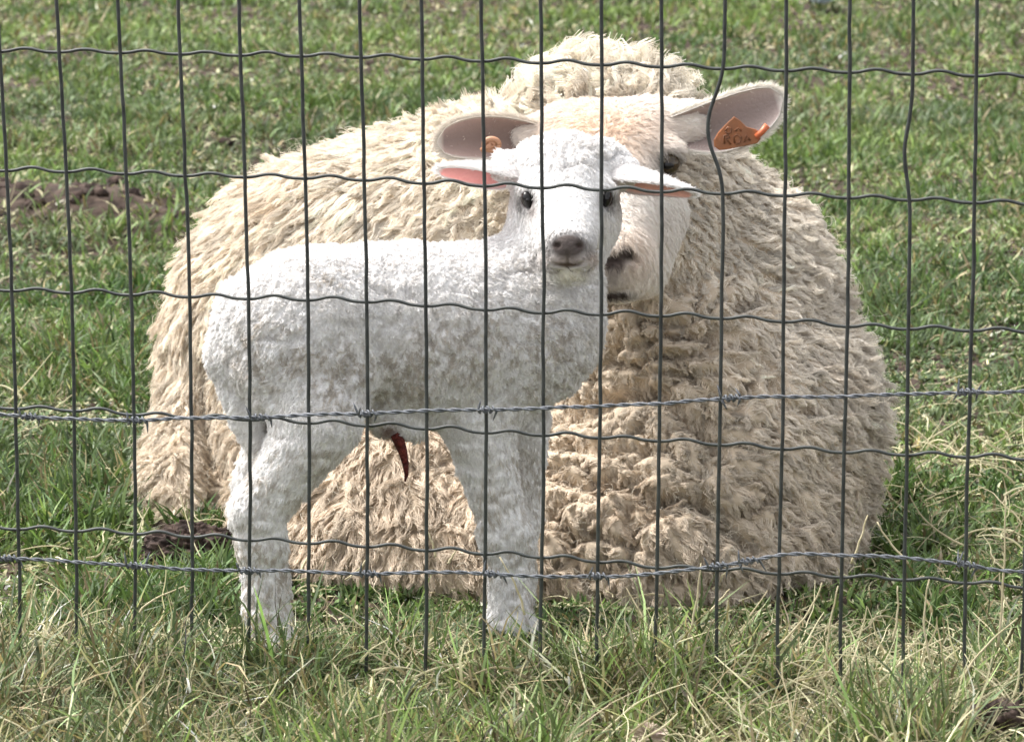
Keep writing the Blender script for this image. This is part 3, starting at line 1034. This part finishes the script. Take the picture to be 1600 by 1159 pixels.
    CT = [(370, 470, 50, -.6, -.8, .45, .0048, .30), (600, 400, 120, -.5, -.2, .5, .0045, .3), (600, 550, 90, -.2, -1, .5, .005, .35),
          (780, 500, 90, .1, -1, .5, .005, .35), (900, 520, 50, .6, -.9, .5, .006, .25), (840, 430, 40, .2, -1, .5, .006, .3),
          (450, 720, 60, -.6, -.8, .28, .0050, .08), (400, 850, 50, -.1, -1, .30, .005, .08), (420, 980, 50, .1, -1, .3, .005, .10),
          (770, 750, 70, .1, -1, .28, .0050, .08), (790, 930, 50, 0, -1, .3, .005, .10),
          (885, 230, 28, 0, .5, .45, .006, .4), (885, 300, 35, 0, -.8, .2, .0030, .08), (885, 360, 25, 0, -.9, .22, .0024, .05), (888, 425, 20, 0, -1, .3, .003, .05),
          (830, 350, 25, -.4, -.9, .25, .004, .08), (945, 350, 25, .5, -.9, .25, .004, .08)]
    def fld(p):
        x, y = proj(p)
        f = field(x, y, CT)
        flow = 0.7 * np.stack([fbm(p * 60, 2, 61), fbm(p * 60, 2, 62), fbm(p * 60, 2, 63)], -1) * (f[:, 4:5] / .35)
        flow = flow + .35 * np.stack([fbm(p * 30, 2, 64), fbm(p * 30, 2, 65), fbm(p * 30, 2, 66)], -1)
        return norm(np.stack([f[:, 0], -.1 + 0 * x, f[:, 1]], -1)) + flow, f[:, 2], f[:, 3], f[:, 4]
    pts, rad, own = make_locks(R, Rn, 34000, fld, K=5, r0=.00024, rtip=.45, clump=.8, lock_jit=.25, jitter=.5, seed=13)
    base = (C[T] * wg[..., None]).sum(1) * 1.07
    x, y = proj(R)
    lk = np.random.default_rng(14).normal(size=34000)[own]
    cl = base * (1 + .05 * lk[:, None] + .04 * rng.normal(size=(NH, 1)))
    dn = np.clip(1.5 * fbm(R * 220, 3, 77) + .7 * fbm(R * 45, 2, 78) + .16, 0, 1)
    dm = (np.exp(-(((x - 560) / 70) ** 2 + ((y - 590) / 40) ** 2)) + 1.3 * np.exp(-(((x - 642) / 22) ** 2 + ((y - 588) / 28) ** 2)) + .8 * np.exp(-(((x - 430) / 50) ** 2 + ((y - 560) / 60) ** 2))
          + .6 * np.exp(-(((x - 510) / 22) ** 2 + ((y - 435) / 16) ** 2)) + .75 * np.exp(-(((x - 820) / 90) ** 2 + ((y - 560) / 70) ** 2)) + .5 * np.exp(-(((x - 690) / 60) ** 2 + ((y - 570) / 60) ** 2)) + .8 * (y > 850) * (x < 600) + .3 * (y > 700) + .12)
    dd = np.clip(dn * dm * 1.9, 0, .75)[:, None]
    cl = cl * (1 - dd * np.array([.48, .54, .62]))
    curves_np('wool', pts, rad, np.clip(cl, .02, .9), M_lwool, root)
    for e in (earL, earR):
        mid, nn = e[3]
        nu_, nv_ = mid.shape[:2]
        k = 5000
        uu = rng.random(k) * (nu_ - 1.01); vv = rng.random(k) * (nv_ - 1.01)
        rs = rng.random(k) < .14
        vv = np.where(rs, np.where(rng.random(k) < .5, .1, nv_ - 1.1), vv)
        i0, j0 = uu.astype(int), vv.astype(int)
        fu, fv = (uu - i0)[:, None], (vv - j0)[:, None]
        b_ = mid[i0, j0] * (1 - fu) * (1 - fv) + mid[i0 + 1, j0] * fu * (1 - fv) + mid[i0, j0 + 1] * (1 - fu) * fv + mid[i0 + 1, j0 + 1] * fu * fv
        axd = norm(mid[-1, nv_ // 2] - mid[0, nv_ // 2])
        nrm = -nn[i0, j0]
        dr = norm(axd + .45 * nrm + .3 * rng.normal(size=(k, 3)))
        t = np.linspace(0, 1, 4)[None, :, None]
        pp = (b_ + nrm * .0015)[:, None] + dr[:, None] * (.004 + .003 * rng.random(k))[:, None, None] * t
        curves_np('ear_hair', pp, np.tile(np.array([.00022, .0002, .00015, .00008]), (k, 1)), np.tile((.86, .84, .83), (k, 1)), M_lwool, root)
    me_eye(root, e1 + np.array([.0008, .0030, 0]), .0088, M_eye, (.66, .8, 1.0), -.45)
    me_eye(root, e2 + np.array([-.0008, .0030, 0]), .0086, M_eye, (.60, .8, 1.0), .18)
    # dried umbilical cord
    M_cord = mat_plain('dried_cord', (.07, .011, .009), (.16, .028, .02), 220, .6, 0, 0.3, .9)
    c = np.array([P(a, b, Yr - .002) for a, b in ((616, 678), (624, 690), (630, 708), (634, 725), (635, 742), (632, 752))])
    V, Q_, T_ = tube_geo(c, np.array([.0048, .0050, .0040, .0033, .0022, .0010]), 10)
    V = V + .0012 * np.stack([vnoise(V * 180, 5), vnoise(V * 180, 6), 0 * V[:, 0]], -1)
    mesh_np('umbilical_cord', V, [Q_, T_], M_cord, root)
make_lamb()

# ------------------------------------------------------------------ wire mesh fence
def FP(px, py, off=0.0):
    """point of the fence plane (a real vertical plane, its right side nearer)"""
    d = ray(px, py)
    t = (3.0 + off) / (d[..., 1] + .22 * d[..., 0])
    return CAM + d * t[..., None]

VW = [  # px at image heights 0, 460, 760, 950
    (-5, 19, 27, 31), (88, 112, 117, 120), (184, 205, 211, 211), (278, 296, 300, 300), (373, 388, 391, 389), (468, 481, 483, 482),
    (562, 573, 574, 573), (658, 665, 667, 666), (752, 759, 759, 757), (845, 848, 849, 845), (940, 939, 936, 933), (1034, 1033, 1029, 1025),
    (1133, 1128, 1123, 1120), (1229, 1225, 1221, 1216), (1328, 1325, 1318, 1314), (1428, 1420, 1416, 1412), (1527, 1520, 1511, 1508)]
HW = [
    [(0, 80), (187, 82), (375, 86), (562, 89), (752, 95), (848, 98), (1132, 107), (1228, 110), (1420, 115), (1525, 118), (1600, 120)],
    [(0, 266), (107, 268), (290, 274), (388, 276), (570, 281), (665, 286), (848, 293), (1033, 299), (1225, 305), (1420, 312), (1520, 316), (1600, 319)],
    [(0, 453), (205, 460), (388, 466), (574, 471), (665, 477), (848, 488), (1033, 493), (1225, 502), (1320, 509), (1518, 516), (1600, 518)],
    [(0, 637), (115, 641), (208, 647), (298, 652), (388, 655), (483, 660), (574, 664), (667, 669), (759, 675), (848, 679), (1029, 688), (1122, 694), (1318, 706), (1416, 710), (1510, 713), (1600, 717)],
    [(0, 825), (117, 829), (300, 838), (391, 843), (574, 853), (667, 859), (849, 870), (935, 877), (1028, 886), (1122, 890), (1318, 901), (1416, 905), (1510, 910), (1600, 917)]]
fence = thing('wire_mesh_fence', FP(np.array(800.), np.array(1050.)), 'dark grey wire mesh fence crossing the whole picture in front of both sheep', 'fence')

def vertical_px(i, y):
    k = VW[i]
    x = smooth_path([(-340, k[0] - (k[1] - k[0]) * .74), (0, k[0]), (460, k[1]), (760, k[2]), (950, k[3]), (1150, k[3] - 2)], y)
    if i == 12:
        x = x - 25 * np.exp(-(np.abs(y - 198) / 62) ** 2.2)
    if i == 15:
        x = x - 10 * np.exp(-(np.abs(y - 240) / 55) ** 2)
    if i == 9:
        x = x + 2.5 * np.exp(-(np.abs(y - 420) / 60) ** 2)
    return x

ys = np.arange(-336, 1181, 12.0)
for i in range(17):
    x = vertical_px(i, ys) + .8 * vnoise(np.stack([ys / 45, 0 * ys + i * 7.7, 0 * ys], -1), 3)
    V, Q, T = tube_geo(FP(x, ys), .00160, 8)
    mesh_np('vertical_wire', V, [Q, T], M_wire, fence)
# neighbours just outside the picture, same spacing in the plane
def plane_pt(s, z, off=0.0):
    return np.stack([s, 3.0 + off - .22 * s, z], -1)
zt = np.arange(.02, .91, .01)
for side, n0 in ((-1, 9), (1, 9)):
    s_edge = FP(np.array(-5.0 if side < 0 else 1527.0), np.array(0.0))[0]
    for k in range(1, n0):
        s = s_edge + side * .0502 * k + 0 * zt
        p = plane_pt(s + .0008 * vnoise(np.stack([zt * 30, 0 * zt + k * 3.1 + side, 0 * zt], -1), 8), zt)
        V, Q, T = tube_geo(p, .00160, 8)
        mesh_np('vertical_wire', V, [Q, T], M_wire, fence)

xs = np.arange(-880, 2480, 5.0)
for r, keys in enumerate(HW):
    yb = smooth_path(keys, np.clip(xs, 0, 1600))
    sl0 = (keys[1][1] - keys[0][1]) / (keys[1][0] - keys[0][0]); 
    tot = (keys[-1][1] - keys[0][1]) / 1600
    yb = yb + np.where(xs < 0, xs * tot, 0) + np.where(xs > 1600, (xs - 1600) * tot, 0)
    cols = np.array([vertical_px(i, np.array([float(np.interp(VW[i][1], xs, yb))]))[0] for i in range(17)])
    step0, step1 = cols[1] - cols[0], cols[-1] - cols[-2]
    cols = np.concatenate([cols[0] - step0 * np.arange(10, 0, -1), cols, cols[-1] + step1 * np.arange(1, 10)])
    i = np.clip(np.searchsorted(cols, xs) - 1, 0, len(cols) - 2)
    u = (xs - cols[i]) / (cols[i + 1] - cols[i])
    amp = 6.0 + 1.2 * vnoise(np.stack([i * 3.3, 0 * xs + r * 5.1, 0 * xs], -1), 6)
    y = yb + 1.2 - amp * np.exp(-(np.abs(u - .43) / .24) ** 2.4)
    V, Q, T = tube_geo(FP(xs, y, .0026), .00142, 8)
    mesh_np('horizontal_wire', V, [Q, T], M_wire, fence)
# one more strand above the picture
xs2 = np.arange(-880, 2480, 12.0)
V, Q, T = tube_geo(FP(xs2, -108 + xs2 * .0135 - 5 * np.abs(np.sin(xs2 / 95 * math.pi)) ** 3, .0026), .00142, 8)
mesh_np('horizontal_wire', V, [Q, T], M_wire, fence)
# lowest strand, buried in the grass
xs2 = np.arange(-880, 2480, 12.0)
V, Q, T = tube_geo(FP(xs2, 1090 + xs2 * .07, .0026), .00142, 8)
mesh_np('horizontal_wire', V, [Q, T], M_wire, fence)

# ------------------------------------------------------------------ barbed wires
def barbed(keys, barbs, label, seed, zoff):
    g = np.random.default_rng(seed)
    xs = np.arange(-880, 2480, 2.5)
    y = smooth_path(keys, np.clip(xs, keys[0][0], keys[-1][0]))
    y = y + .8 * vnoise(np.stack([xs / 40, 0 * xs, 0 * xs + seed], -1), 2)
    c = FP(xs, y, zoff)
    s = np.concatenate([[0], np.cumsum(np.linalg.norm(np.diff(c, axis=0), axis=1))])
    root = thing('barbed_wire', c[len(c) // 2], label, 'barbed wire', 'barbed wires strung across the mesh fence')
    ph = s / .026 * 2 * math.pi + .8 * np.sin(s * 9)
    for k in (0, 1):
        a = ph + k * math.pi
        p = c + .00095 * np.stack([0 * a, np.cos(a), np.sin(a)], -1)
        V, Q, T = tube_geo(p, .00095, 7)
        mesh_np('strand', V, [Q, T], M_galv, root)
    for bx, sp_ in barbs:
        j = int(np.argmin(np.abs(xs - bx)))
        p0 = c[j]
        tdir = norm(c[j + 3] - c[j - 3])
        n1 = np.array([0, -1.0, 0]); n2 = np.cross(tdir, n1)
        gs = []
        th = np.linspace(0, 2 * math.pi * 3.5, 60)
        hl = .0085
        coil = p0 + tdir * (np.linspace(-hl, hl, 60) + .0006 * np.sin(th * 1.7))[:, None] + .0028 * (np.cos(th)[:, None] * n1 + np.sin(th)[:, None] * n2)
        gs.append(tube_geo(coil, .0009, 6))
        for m in range(sp_):
            e = coil[0] if m % 2 == 0 else coil[-1]
            a = g.random() * 6.28 if m > 1 else (-1.9 + .8 * g.random() if m == 0 else 1.2 + .9 * g.random())
            dr = norm(np.cos(a) * n1 * .5 + np.sin(a) * n2 + tdir * (g.random() - .5) * .9)
            L = .008 + .006 * g.random()
            tt = np.linspace(0, 1, 4)[:, None]
            gs.append(tube_geo(e + dr * L * tt, np.array([.001, .001, .0008, .00015]), 6))
        V, Q, T = merge_geo(gs)
        mesh_np('barb', V, [Q, T], M_galv, root)

barbed([(-880, 640), (0, 648), (50, 651), (215, 656), (300, 653), (400, 652), (480, 648), (575, 646), (665, 641), (760, 640), (848, 637), (1050, 629), (1135, 622), (1320, 619), (1420, 615), (1600, 612), (2480, 600)],
       [(-330, 3), (-140, 2), (48, 2), (216, 3), (408, 2), (575, 3), (763, 3), (1142, 4), (1512, 4), (1700, 2), (1890, 3)], 'upper twisted barbed wire, at the height of the lamb\'s belly', 21, -.0062)
barbed([(-880, 850), (0, 871), (100, 876), (210, 883), (300, 889), (480, 892), (575, 896), (665, 893), (770, 897), (848, 900), (935, 900), (1000, 898), (1050, 892), (1120, 884), (1172, 875), (1222, 866), (1320, 867), (1415, 871), (1510, 883), (1560, 890), (1600, 893), (2480, 930)],
       [(-350, 3), (-170, 2), (14, 3), (212, 4), (390, 2), (577, 2), (771, 2), (935, 4), (1122, 2), (1170, 3), (1512, 3), (1690, 3), (1880, 2)], 'lower twisted barbed wire, just above the grass and the lamb\'s feet', 22, -.0062)

# ------------------------------------------------------------------ grass
def blades(name, x, y, h, wd, col, mat, lean, curl, segs=3, label=None, zlift=None, rs=None, colr=None):
    g = rs or rng
    N = len(x)
    z = gz(x, y) - .004
    if zlift is not None:
        z = z + zlift
    az = g.random(N) * 2 * math.pi
    fa = az + g.normal(size=N) * .9 + math.pi / 2
    t = np.linspace(0, 1, segs + 1)
    ang = lean[:, None] + curl[:, None] * t[None]          # angle from vertical along the blade
    ds = h[:, None] / segs
    hx = np.cumsum(np.concatenate([np.zeros((N, 1)), (np.sin(ang[:, :-1]) * ds)], 1), 1)
    hz = np.cumsum(np.concatenate([np.zeros((N, 1)), (np.cos(ang[:, :-1]) * ds)], 1), 1)
    side_bend = (g.normal(size=N) * .45)[:, None] * h[:, None] * t[None] ** 2
    cx = x[:, None] + np.cos(az)[:, None] * hx - np.sin(az)[:, None] * side_bend
    cy = y[:, None] + np.sin(az)[:, None] * hx + np.cos(az)[:, None] * side_bend
    cz = z[:, None] + hz
    floor = gz(cx.ravel(), cy.ravel()).reshape(cx.shape) + .002 + .004 * t[None]
    cz[:, 1:] = np.maximum(cz, floor)[:, 1:]
    prof = np.array([.75, 1.0, .8, .0]) if segs == 3 else np.interp(t, [0, .3, .75, 1], [.8, 1, .75, 0])
    w2 = wd[:, None] * .5 * prof[None]
    sx = np.cos(fa)[:, None] * w2; sy = np.sin(fa)[:, None] * w2
    L = np.stack([cx - sx, cy - sy, cz], -1); R = np.stack([cx + sx, cy + sy, cz + w2 * .3], -1)
    K = segs
    V = np.empty((N, 2 * K + 1, 3), np.float32)
    V[:, 0:2 * K:2] = L[:, :K]; V[:, 1:2 * K:2] = R[:, :K]; V[:, 2 * K] = np.stack([cx[:, K], cy[:, K], cz[:, K]], -1)
    b = (np.arange(N) * (2 * K + 1))[:, None]
    Q = np.concatenate([b + np.array([2 * k, 2 * k + 1, 2 * k + 3, 2 * k + 2]) for k in range(K - 1)])
    T = b + np.array([2 * K - 2, 2 * K - 1, 2 * K])
    cc = np.repeat(col[:, None], 2 * K + 1, 1)
    if colr is not None:      # paler sheath at the base
        tv = np.concatenate([np.repeat(t[:K], 2), [1.0]])
        cc = cc * (1 - colr[:, None, None] * (1 - tv)[None, :, None] ** 2) + np.array([.30, .27, .15]) * colr[:, None, None] * (1 - tv)[None, :, None] ** 2
    o = mesh_np(name, V.reshape(-1, 3), [Q, T], mat, None, np.clip(cc, 0, 1).reshape(-1, 3))
    o['kind'] = 'stuff'
    if label:
        tag(o, label, 'grass')
    return o

def grass_colours(x, y, g, dry):
    N = len(x)
    q = np.stack([x, y, 0 * x], -1)
    green = np.array([.058, .112, .035]); lime = np.array([.175, .24, .078]); blue = np.array([.115, .15, .085]); straw = np.array([.44, .41, .25]); brown = np.array([.19, .15, .09])
    a = np.clip(.5 + .9 * fbm(q * 3.0, 3, 101) + .25 * g.normal(size=N), 0, 1)[:, None]
    c = green * (1 - a) + lime * a
    b = np.clip(.2 + .8 * fbm(q * 2.2, 2, 103) + .25 * g.normal(size=N), 0, .8)[:, None]
    c = c * (1 - b) + blue * b
    r = g.random(N)
    thr = np.clip(dry + .22 * fbm(q * 4.5, 2, 105), .01, .9)
    m = r < thr
    c[m] = straw * (1 + .25 * g.normal(size=(m.sum(), 1)))
    m2 = (r > .5) & (r < .5 + thr * .35)
    c[m2] = brown * (1 + .3 * g.normal(size=(m2.sum(), 1)))
    return np.clip(c * np.exp(.38 * g.normal(size=(N, 1)) - .03), .008, .7), m

def field_points(N, y0, y1, g, half=lambda y: .155 * y + .12, pw=1.0):
    y = y0 + (y1 - y0) * g.random(N) ** pw
    x = (g.random(N) * 2 - 1) * half(y)
    return x, y

def short_grass():
    g = np.random.default_rng(31)
    xs_, ys_ = [], []
    for N, a, b, hf in ((160000, 3.2, 5.2, lambda y: .15 * y + .1), (95000, 5.2, 7.6, lambda y: .15 * y + .1), (75000, 7.6, 11.5, lambda y: .15 * y + .15),
                        (60000, 3.2, 10, lambda y: .15 * y + 1.2)):
        x, y = field_points(N, a, b, g, hf)
        xs_.append(x); ys_.append(y)
    x, y = np.concatenate(xs_), np.concatenate(ys_)
    # gather into tufts
    tx, ty = np.round(x / .05 + .35 * vnoise(np.stack([x * 20, y * 20, 0 * x], -1), 1)) * .05, np.round(y / .06) * .06
    pull = g.random(len(x)) * .45
    x = x + (tx - x) * pull; y = y + (ty - y) * pull
    keep = g.random(len(x)) > bare(x, y) * .93
    q = np.stack([x, y, 0 * x], -1)
    keep &= g.random(len(x)) < np.clip(.95 + 1.2 * fbm(q * 9, 2, 119), .5, 1)
    x, y = x[keep], y[keep]
    N = len(x)
    q = np.stack([x, y, 0 * x], -1)
    tuft = np.clip(.75 + .9 * fbm(q * 5.5, 3, 111), .35, 1.7)
    h = (.026 + .030 * g.random(N)) * tuft
    under = ((y > 3.2) & (y < 3.75) & (x > -.25) & (x < .40)) | ((y > 3.6) & (y < 3.95) & (x > -.42) & (x < -.2))
    h = np.where(under, h * .55, h)
    far = sstep(5, 9, y)
    wd = (.0026 + .0024 * g.random(N)) * (1 + .6 * far)
    col, dry = grass_colours(x, y, g, .25)
    lean = np.abs(g.normal(size=N)) * .6 + np.where(dry, .7, 0)
    curl = g.normal(size=N) * .9 + .9
    blades('meadow_grass', x, y, h, wd, col, M_grass, lean, curl, 3, 'short green pasture grass with dry blades behind the sheep', rs=g)

def far_grass():
    g = np.random.default_rng(32)
    x, y = field_points(60000, 11.4, 30, g, lambda y: .25 * y + 1.5)
    N = len(x)
    col, dry = grass_colours(x, y, g, .15)
    blades('distant_grass', x, y, .06 + .05 * g.random(N), .008 + .006 * g.random(N), col, M_grass, np.abs(g.normal(size=N)) * .4, g.random(N) * .8, 2, 'green pasture grass farther back up the meadow', rs=g)

def bank_grass():
    g = np.random.default_rng(33)
    N = 230000
    y = 2.45 + .95 * g.random(N)
    x = (g.random(N) * 2 - 1) * (.62 + .1 * (y - 2.4))
    M_ = 30000
    y2 = 2.3 + 1.0 * g.random(M_); x2 = (g.random(M_) * 2 - 1) * 1.5
    x = np.concatenate([x, x2]); y = np.concatenate([y, y2])
    q = np.stack([x, y, 0 * x], -1)
    keep = g.random(len(x)) > bare(x, y) * .95
    keep &= g.random(len(x)) < np.clip(.75 + 2.4 * fbm(q * 12, 2, 120), .15, 1)
    x, y = x[keep], y[keep]
    N = len(x)
    q = np.stack([x, y, 0 * x], -1)
    tuft = np.clip(.85 + 1.3 * fbm(q * 9, 3, 121), .3, 2.0)
    h = (1 + .45 * (y < 3.08)) * (.020 + .040 * g.random(N) ** 1.7) * tuft * (1 - .5 * sstep(3.08, 3.22, y) * sstep(-.33, -.22, x))
    wd = .0015 + .0022 * g.random(N) ** 2
    col, dry = grass_colours(x, y, g, .44)
    col = np.clip(col * .98 * np.exp(.40 * g.normal(size=(N, 1))), 0, .7)
    lean = np.abs(g.normal(size=N)) * .75 + .15 + np.where(dry, .6, 0)
    curl = g.normal(size=N) * 2.0 + 1.0
    blades('bank_grass', x, y, h, wd, col, M_grass, lean, curl, 4, 'tangled green and dry grass on the bank under the fence', rs=g, colr=g.random(N) * .5)

def straw():
    """dry bleached stems arching over the bank"""
    g = np.random.default_rng(34)
    N = 9500
    y = 2.55 + .80 * g.random(N) + np.where(g.random(N) < .3, g.random(N) * 1.3, 0)
    x = (g.random(N) * 2 - 1) * .75
    q = np.stack([x, y, 0 * x], -1)
    px, py = proj(np.stack([x, y, gz(x, y) + .03], -1))
    dens = .32 + .5 * sstep(1050, 1300, px) + .45 * np.exp(-((px - 660) / 90) ** 2) * (y > 3.0) + .4 * vnoise(q * 9, 131)
    k = g.random(N) < np.clip(dens, .08, 1)
    x, y = x[k], y[k]; N = len(x)
    K = 7
    t = np.linspace(0, 1, K)
    az = g.random(N) * 6.283
    L = .025 + .065 * g.random(N) ** 2.0
    lean = .6 + 1.0 * g.random(N); curl = g.normal(size=N) * .8 + .5
    L = np.where((y > 3.15) & (y < 3.6) & (x > -.2), L * .5, L)
    ang = lean[:, None] + curl[:, None] * t[None]
    ds = (L / (K - 1))[:, None]
    hx = np.cumsum(np.concatenate([np.zeros((N, 1)), np.sin(ang[:, :-1]) * ds], 1), 1)
    hz = np.cumsum(np.concatenate([np.zeros((N, 1)), np.cos(ang[:, :-1]) * ds], 1), 1)
    wob = np.cumsum(g.normal(size=(N, K)) * .0016, 1); wob[:, 0] = 0
    X = x[:, None] + np.cos(az)[:, None] * hx - np.sin(az)[:, None] * wob
    Y = y[:, None] + np.sin(az)[:, None] * hx + np.cos(az)[:, None] * wob
    Z = gz(x, y)[:, None] + .002 + (g.random(N) * .02)[:, None] + hz
    Z = np.maximum(Z, gz(X.ravel(), Y.ravel()).reshape(X.shape) + .006)
    pts = np.stack([X, Y, Z], -1)
    r = (.0005 + .0009 * g.random(N) ** 2)[:, None] * (1 - .6 * t[None])
    a = g.random((N, 1))
    col = np.array([.70, .66, .44]) * a + np.array([.34, .29, .19]) * (1 - a)
    o = curves_np('dry_straw', pts, r, col * (1 + .15 * g.normal(size=(N, 1))), M_straw)
    o['kind'] = 'stuff'; tag(o, 'bleached dry straw stems tangled in the bank grass', 'straw')

def stems():
    """single dry stalks one can point to: (base px, base py, tip px, tip py, fence offset, bow)"""
    data = [(1215, 1010, 1285, 910, -.03, 10), (1290, 1045, 1310, 915, -.02, -4), (1460, 1050, 1452, 905, -.02, -12), (1395, 1000, 1402, 915, .0, 4),
            (1560, 1010, 1571, 775, .0, 3), (1500, 1065, 1590, 965, -.05, -10), (700, 880, 712, 860, .02, 0), (575, 870, 540, 905, .02, 5),
            (585, 1159, 520, 1035, -.08, 6), (200, 1159, 70, 1020, -.08, -10), (820, 960, 780, 870, .02, 6), (1075, 1000, 1095, 880, .0, 3),
            (1190, 1150, 1310, 1080, -.08, 5), (215, 960, 290, 915, .02, -14), (90, 1100, 150, 1005, -.05, 4), (1110, 955, 1140, 920, .02, 0),
            (1330, 880, 1355, 805, .06, 2), (1420, 880, 1370, 815, .12, -4), (680, 870, 668, 640 + 190, .05, 2)]
    M_st = mat_plain('dry_stalk', (.46, .40, .24), (.58, .51, .34), 120, .8)
    names = ['tallest', 'short', 'bent']
    for n, (x0, y0, x1, y1, off, bow) in enumerate(data):
        t = np.linspace(0, 1, 10)
        xx = x0 + (x1 - x0) * t + bow * np.sin(math.pi * t) + .8 * np.sin(t * 17 + n)
        yy = y0 + (y1 - y0) * t
        p = FP(xx, yy, off)
        V, Q, T = tube_geo(p, .0009 * (1 - .55 * t) + .0002, 6)
        yield p, (V, Q, T)

def build_stems():
    M_st = mat_plain('dry_stalk', (.46, .40, .24), (.58, .51, .34), 120, .8)
    V, Q, T = merge_geo([g for _, g in stems()])
    o = mesh_np('dry_stalks', V, [Q, T], M_st)
    o['kind'] = 'stuff'; tag(o, 'tall pale dry grass stalks standing up along the fence foot', 'dry grass')

def clod(name, c, r, label, cat, seed, mat=None, rough=.28, group=None, sq=.7):
    n = 70
    th = np.linspace(0, math.pi, n); ph = np.linspace(0, 2 * math.pi, 2 * n, endpoint=False)
    D = np.stack([np.sin(th)[:, None] * np.cos(ph), np.sin(th)[:, None] * np.sin(ph), np.cos(th)[:, None] + 0 * ph], -1).reshape(-1, 3)
    rr = 1 + rough * fbm(D * 2.2 + seed * 5.5, 4, seed) + rough * .7 * fbm(D * 8 + seed, 3, seed + 1) - rough * .6 * np.exp(-(vnoise(D * 5, seed + 3) / .1) ** 2)
    V = D * rr[:, None] * np.array(r) + np.array(c)
    i, j = np.meshgrid(np.arange(n - 1), np.arange(2 * n), indexing='ij')
    a = (i * 2 * n + j).ravel(); b = (i * 2 * n + (j + 1) % (2 * n)).ravel()
    o = mesh_np(name, V, [np.stack([a, a + 2 * n, b + 2 * n, b], -1)], mat or M_clod)
    return tag(o, label, cat, group)

def soil_things():
    c = P(300, 880, 3.66); clod('mud_clump', (c[0], 3.66, .016), (.052, .036, .030), 'dark mud clump in the gap under the ewe\'s belly, left of the lamb\'s hind leg', 'mud clump', 3)
    clod('mud_clump', (FP(np.array(340.), np.array(905.))[0], 3.56, .008), (.030, .026, .020), 'small dark mud clump right behind the lamb\'s hind foot', 'mud clump', 5)
    # crumbly soil patch at the lower right corner
    g = np.random.default_rng(8)
    k = 0
    gs = []
    for q in range(420):
        px = 1470 + 190 * g.random(); py = 1105 + 70 * g.random()
        if px < 1500 and py < 1130: continue
        y = 2.80 + .12 * g.random()
        p = P(px, py, y)
        r = .003 + .009 * g.random() ** 2
        n = 14
        th = np.linspace(0, math.pi, n); ph = np.linspace(0, 2 * math.pi, 2 * n, endpoint=False)
        D = np.stack([np.sin(th)[:, None] * np.cos(ph), np.sin(th)[:, None] * np.sin(ph), np.cos(th)[:, None] + 0 * ph], -1).reshape(-1, 3)
        V = D * (1 + .5 * fbm(D * 2 + q, 2, q) + .35 * fbm(D * 6 + q, 2, q))[:, None] * r * np.array([1, 1, .75]) + np.array([p[0], y, max(p[2], .04)])
        i, j = np.meshgrid(np.arange(n - 1), np.arange(2 * n), indexing='ij')
        a = (i * 2 * n + j).ravel(); b = (i * 2 * n + (j + 1) % (2 * n)).ravel()
        gs.append((V, np.stack([a, a + 2 * n, b + 2 * n, b], -1), []))
    # crumbs on the bare places of the meadow
    g2 = np.random.default_rng(18)
    cx = (g2.random(30000) * 2 - 1) * 1.6; cy = 3.3 + 6.4 * g2.random(30000)
    m = g2.random(30000) < (bare(cx, cy) ** 2) * .55 + .012
    for x_, y_ in zip(cx[m], cy[m]):
        r = .003 + .013 * g2.random() ** 3
        n = 6
        th = np.linspace(0, math.pi, n); ph = np.linspace(0, 2 * math.pi, 2 * n, endpoint=False)
        D = np.stack([np.sin(th)[:, None] * np.cos(ph), np.sin(th)[:, None] * np.sin(ph), np.cos(th)[:, None] + 0 * ph], -1).reshape(-1, 3)
        V = D * (1 + .6 * vnoise(D * 2 + x_ * 99, 3))[:, None] * r * np.array([1.2, 1, .7]) + np.array([x_, y_, float(gz(x_, y_))])
        i, j = np.meshgrid(np.arange(n - 1), np.arange(2 * n), indexing='ij')
        a = (i * 2 * n + j).ravel(); b = (i * 2 * n + (j + 1) % (2 * n)).ravel()
        gs.append((V, np.stack([a, a + 2 * n, b + 2 * n, b], -1), []))
    V, Q, T = merge_geo(gs)
    o = mesh_np('loose_soil', V, [Q], M_clod); o['kind'] = 'stuff'
    tag(o, 'dark crumbly loose soil on the bare patches and in the lower right corner', 'soil')
    M_leaf = mat_plain('bleached_leaf', (.50, .38, .34), (.62, .54, .40), 90, .8, 0, .2, .5)
    c = P(1016, 1150, 2.84)
    clod('dead_leaf', (c[0], 2.84, c[2]), (.016, .007, .010), 'crumpled pale pinkish dead leaf at the bottom edge of the grass', 'dead leaf', 9, M_leaf, .5)
    M_blue = mat_plain('pale_blue_plastic', (.42, .55, .68), (.7, .78, .85), 20, .4)
    c = P(1282, -8, 9.4)
    clod('plastic_sack', (c[0], 9.4, c[2] + .01), (.045, .03, .03), 'pale blue plastic sack at the top edge of the meadow', 'plastic sack', 11, M_blue, .4)

short_grass(); far_grass(); bank_grass(); straw(); build_stems(); soil_things()
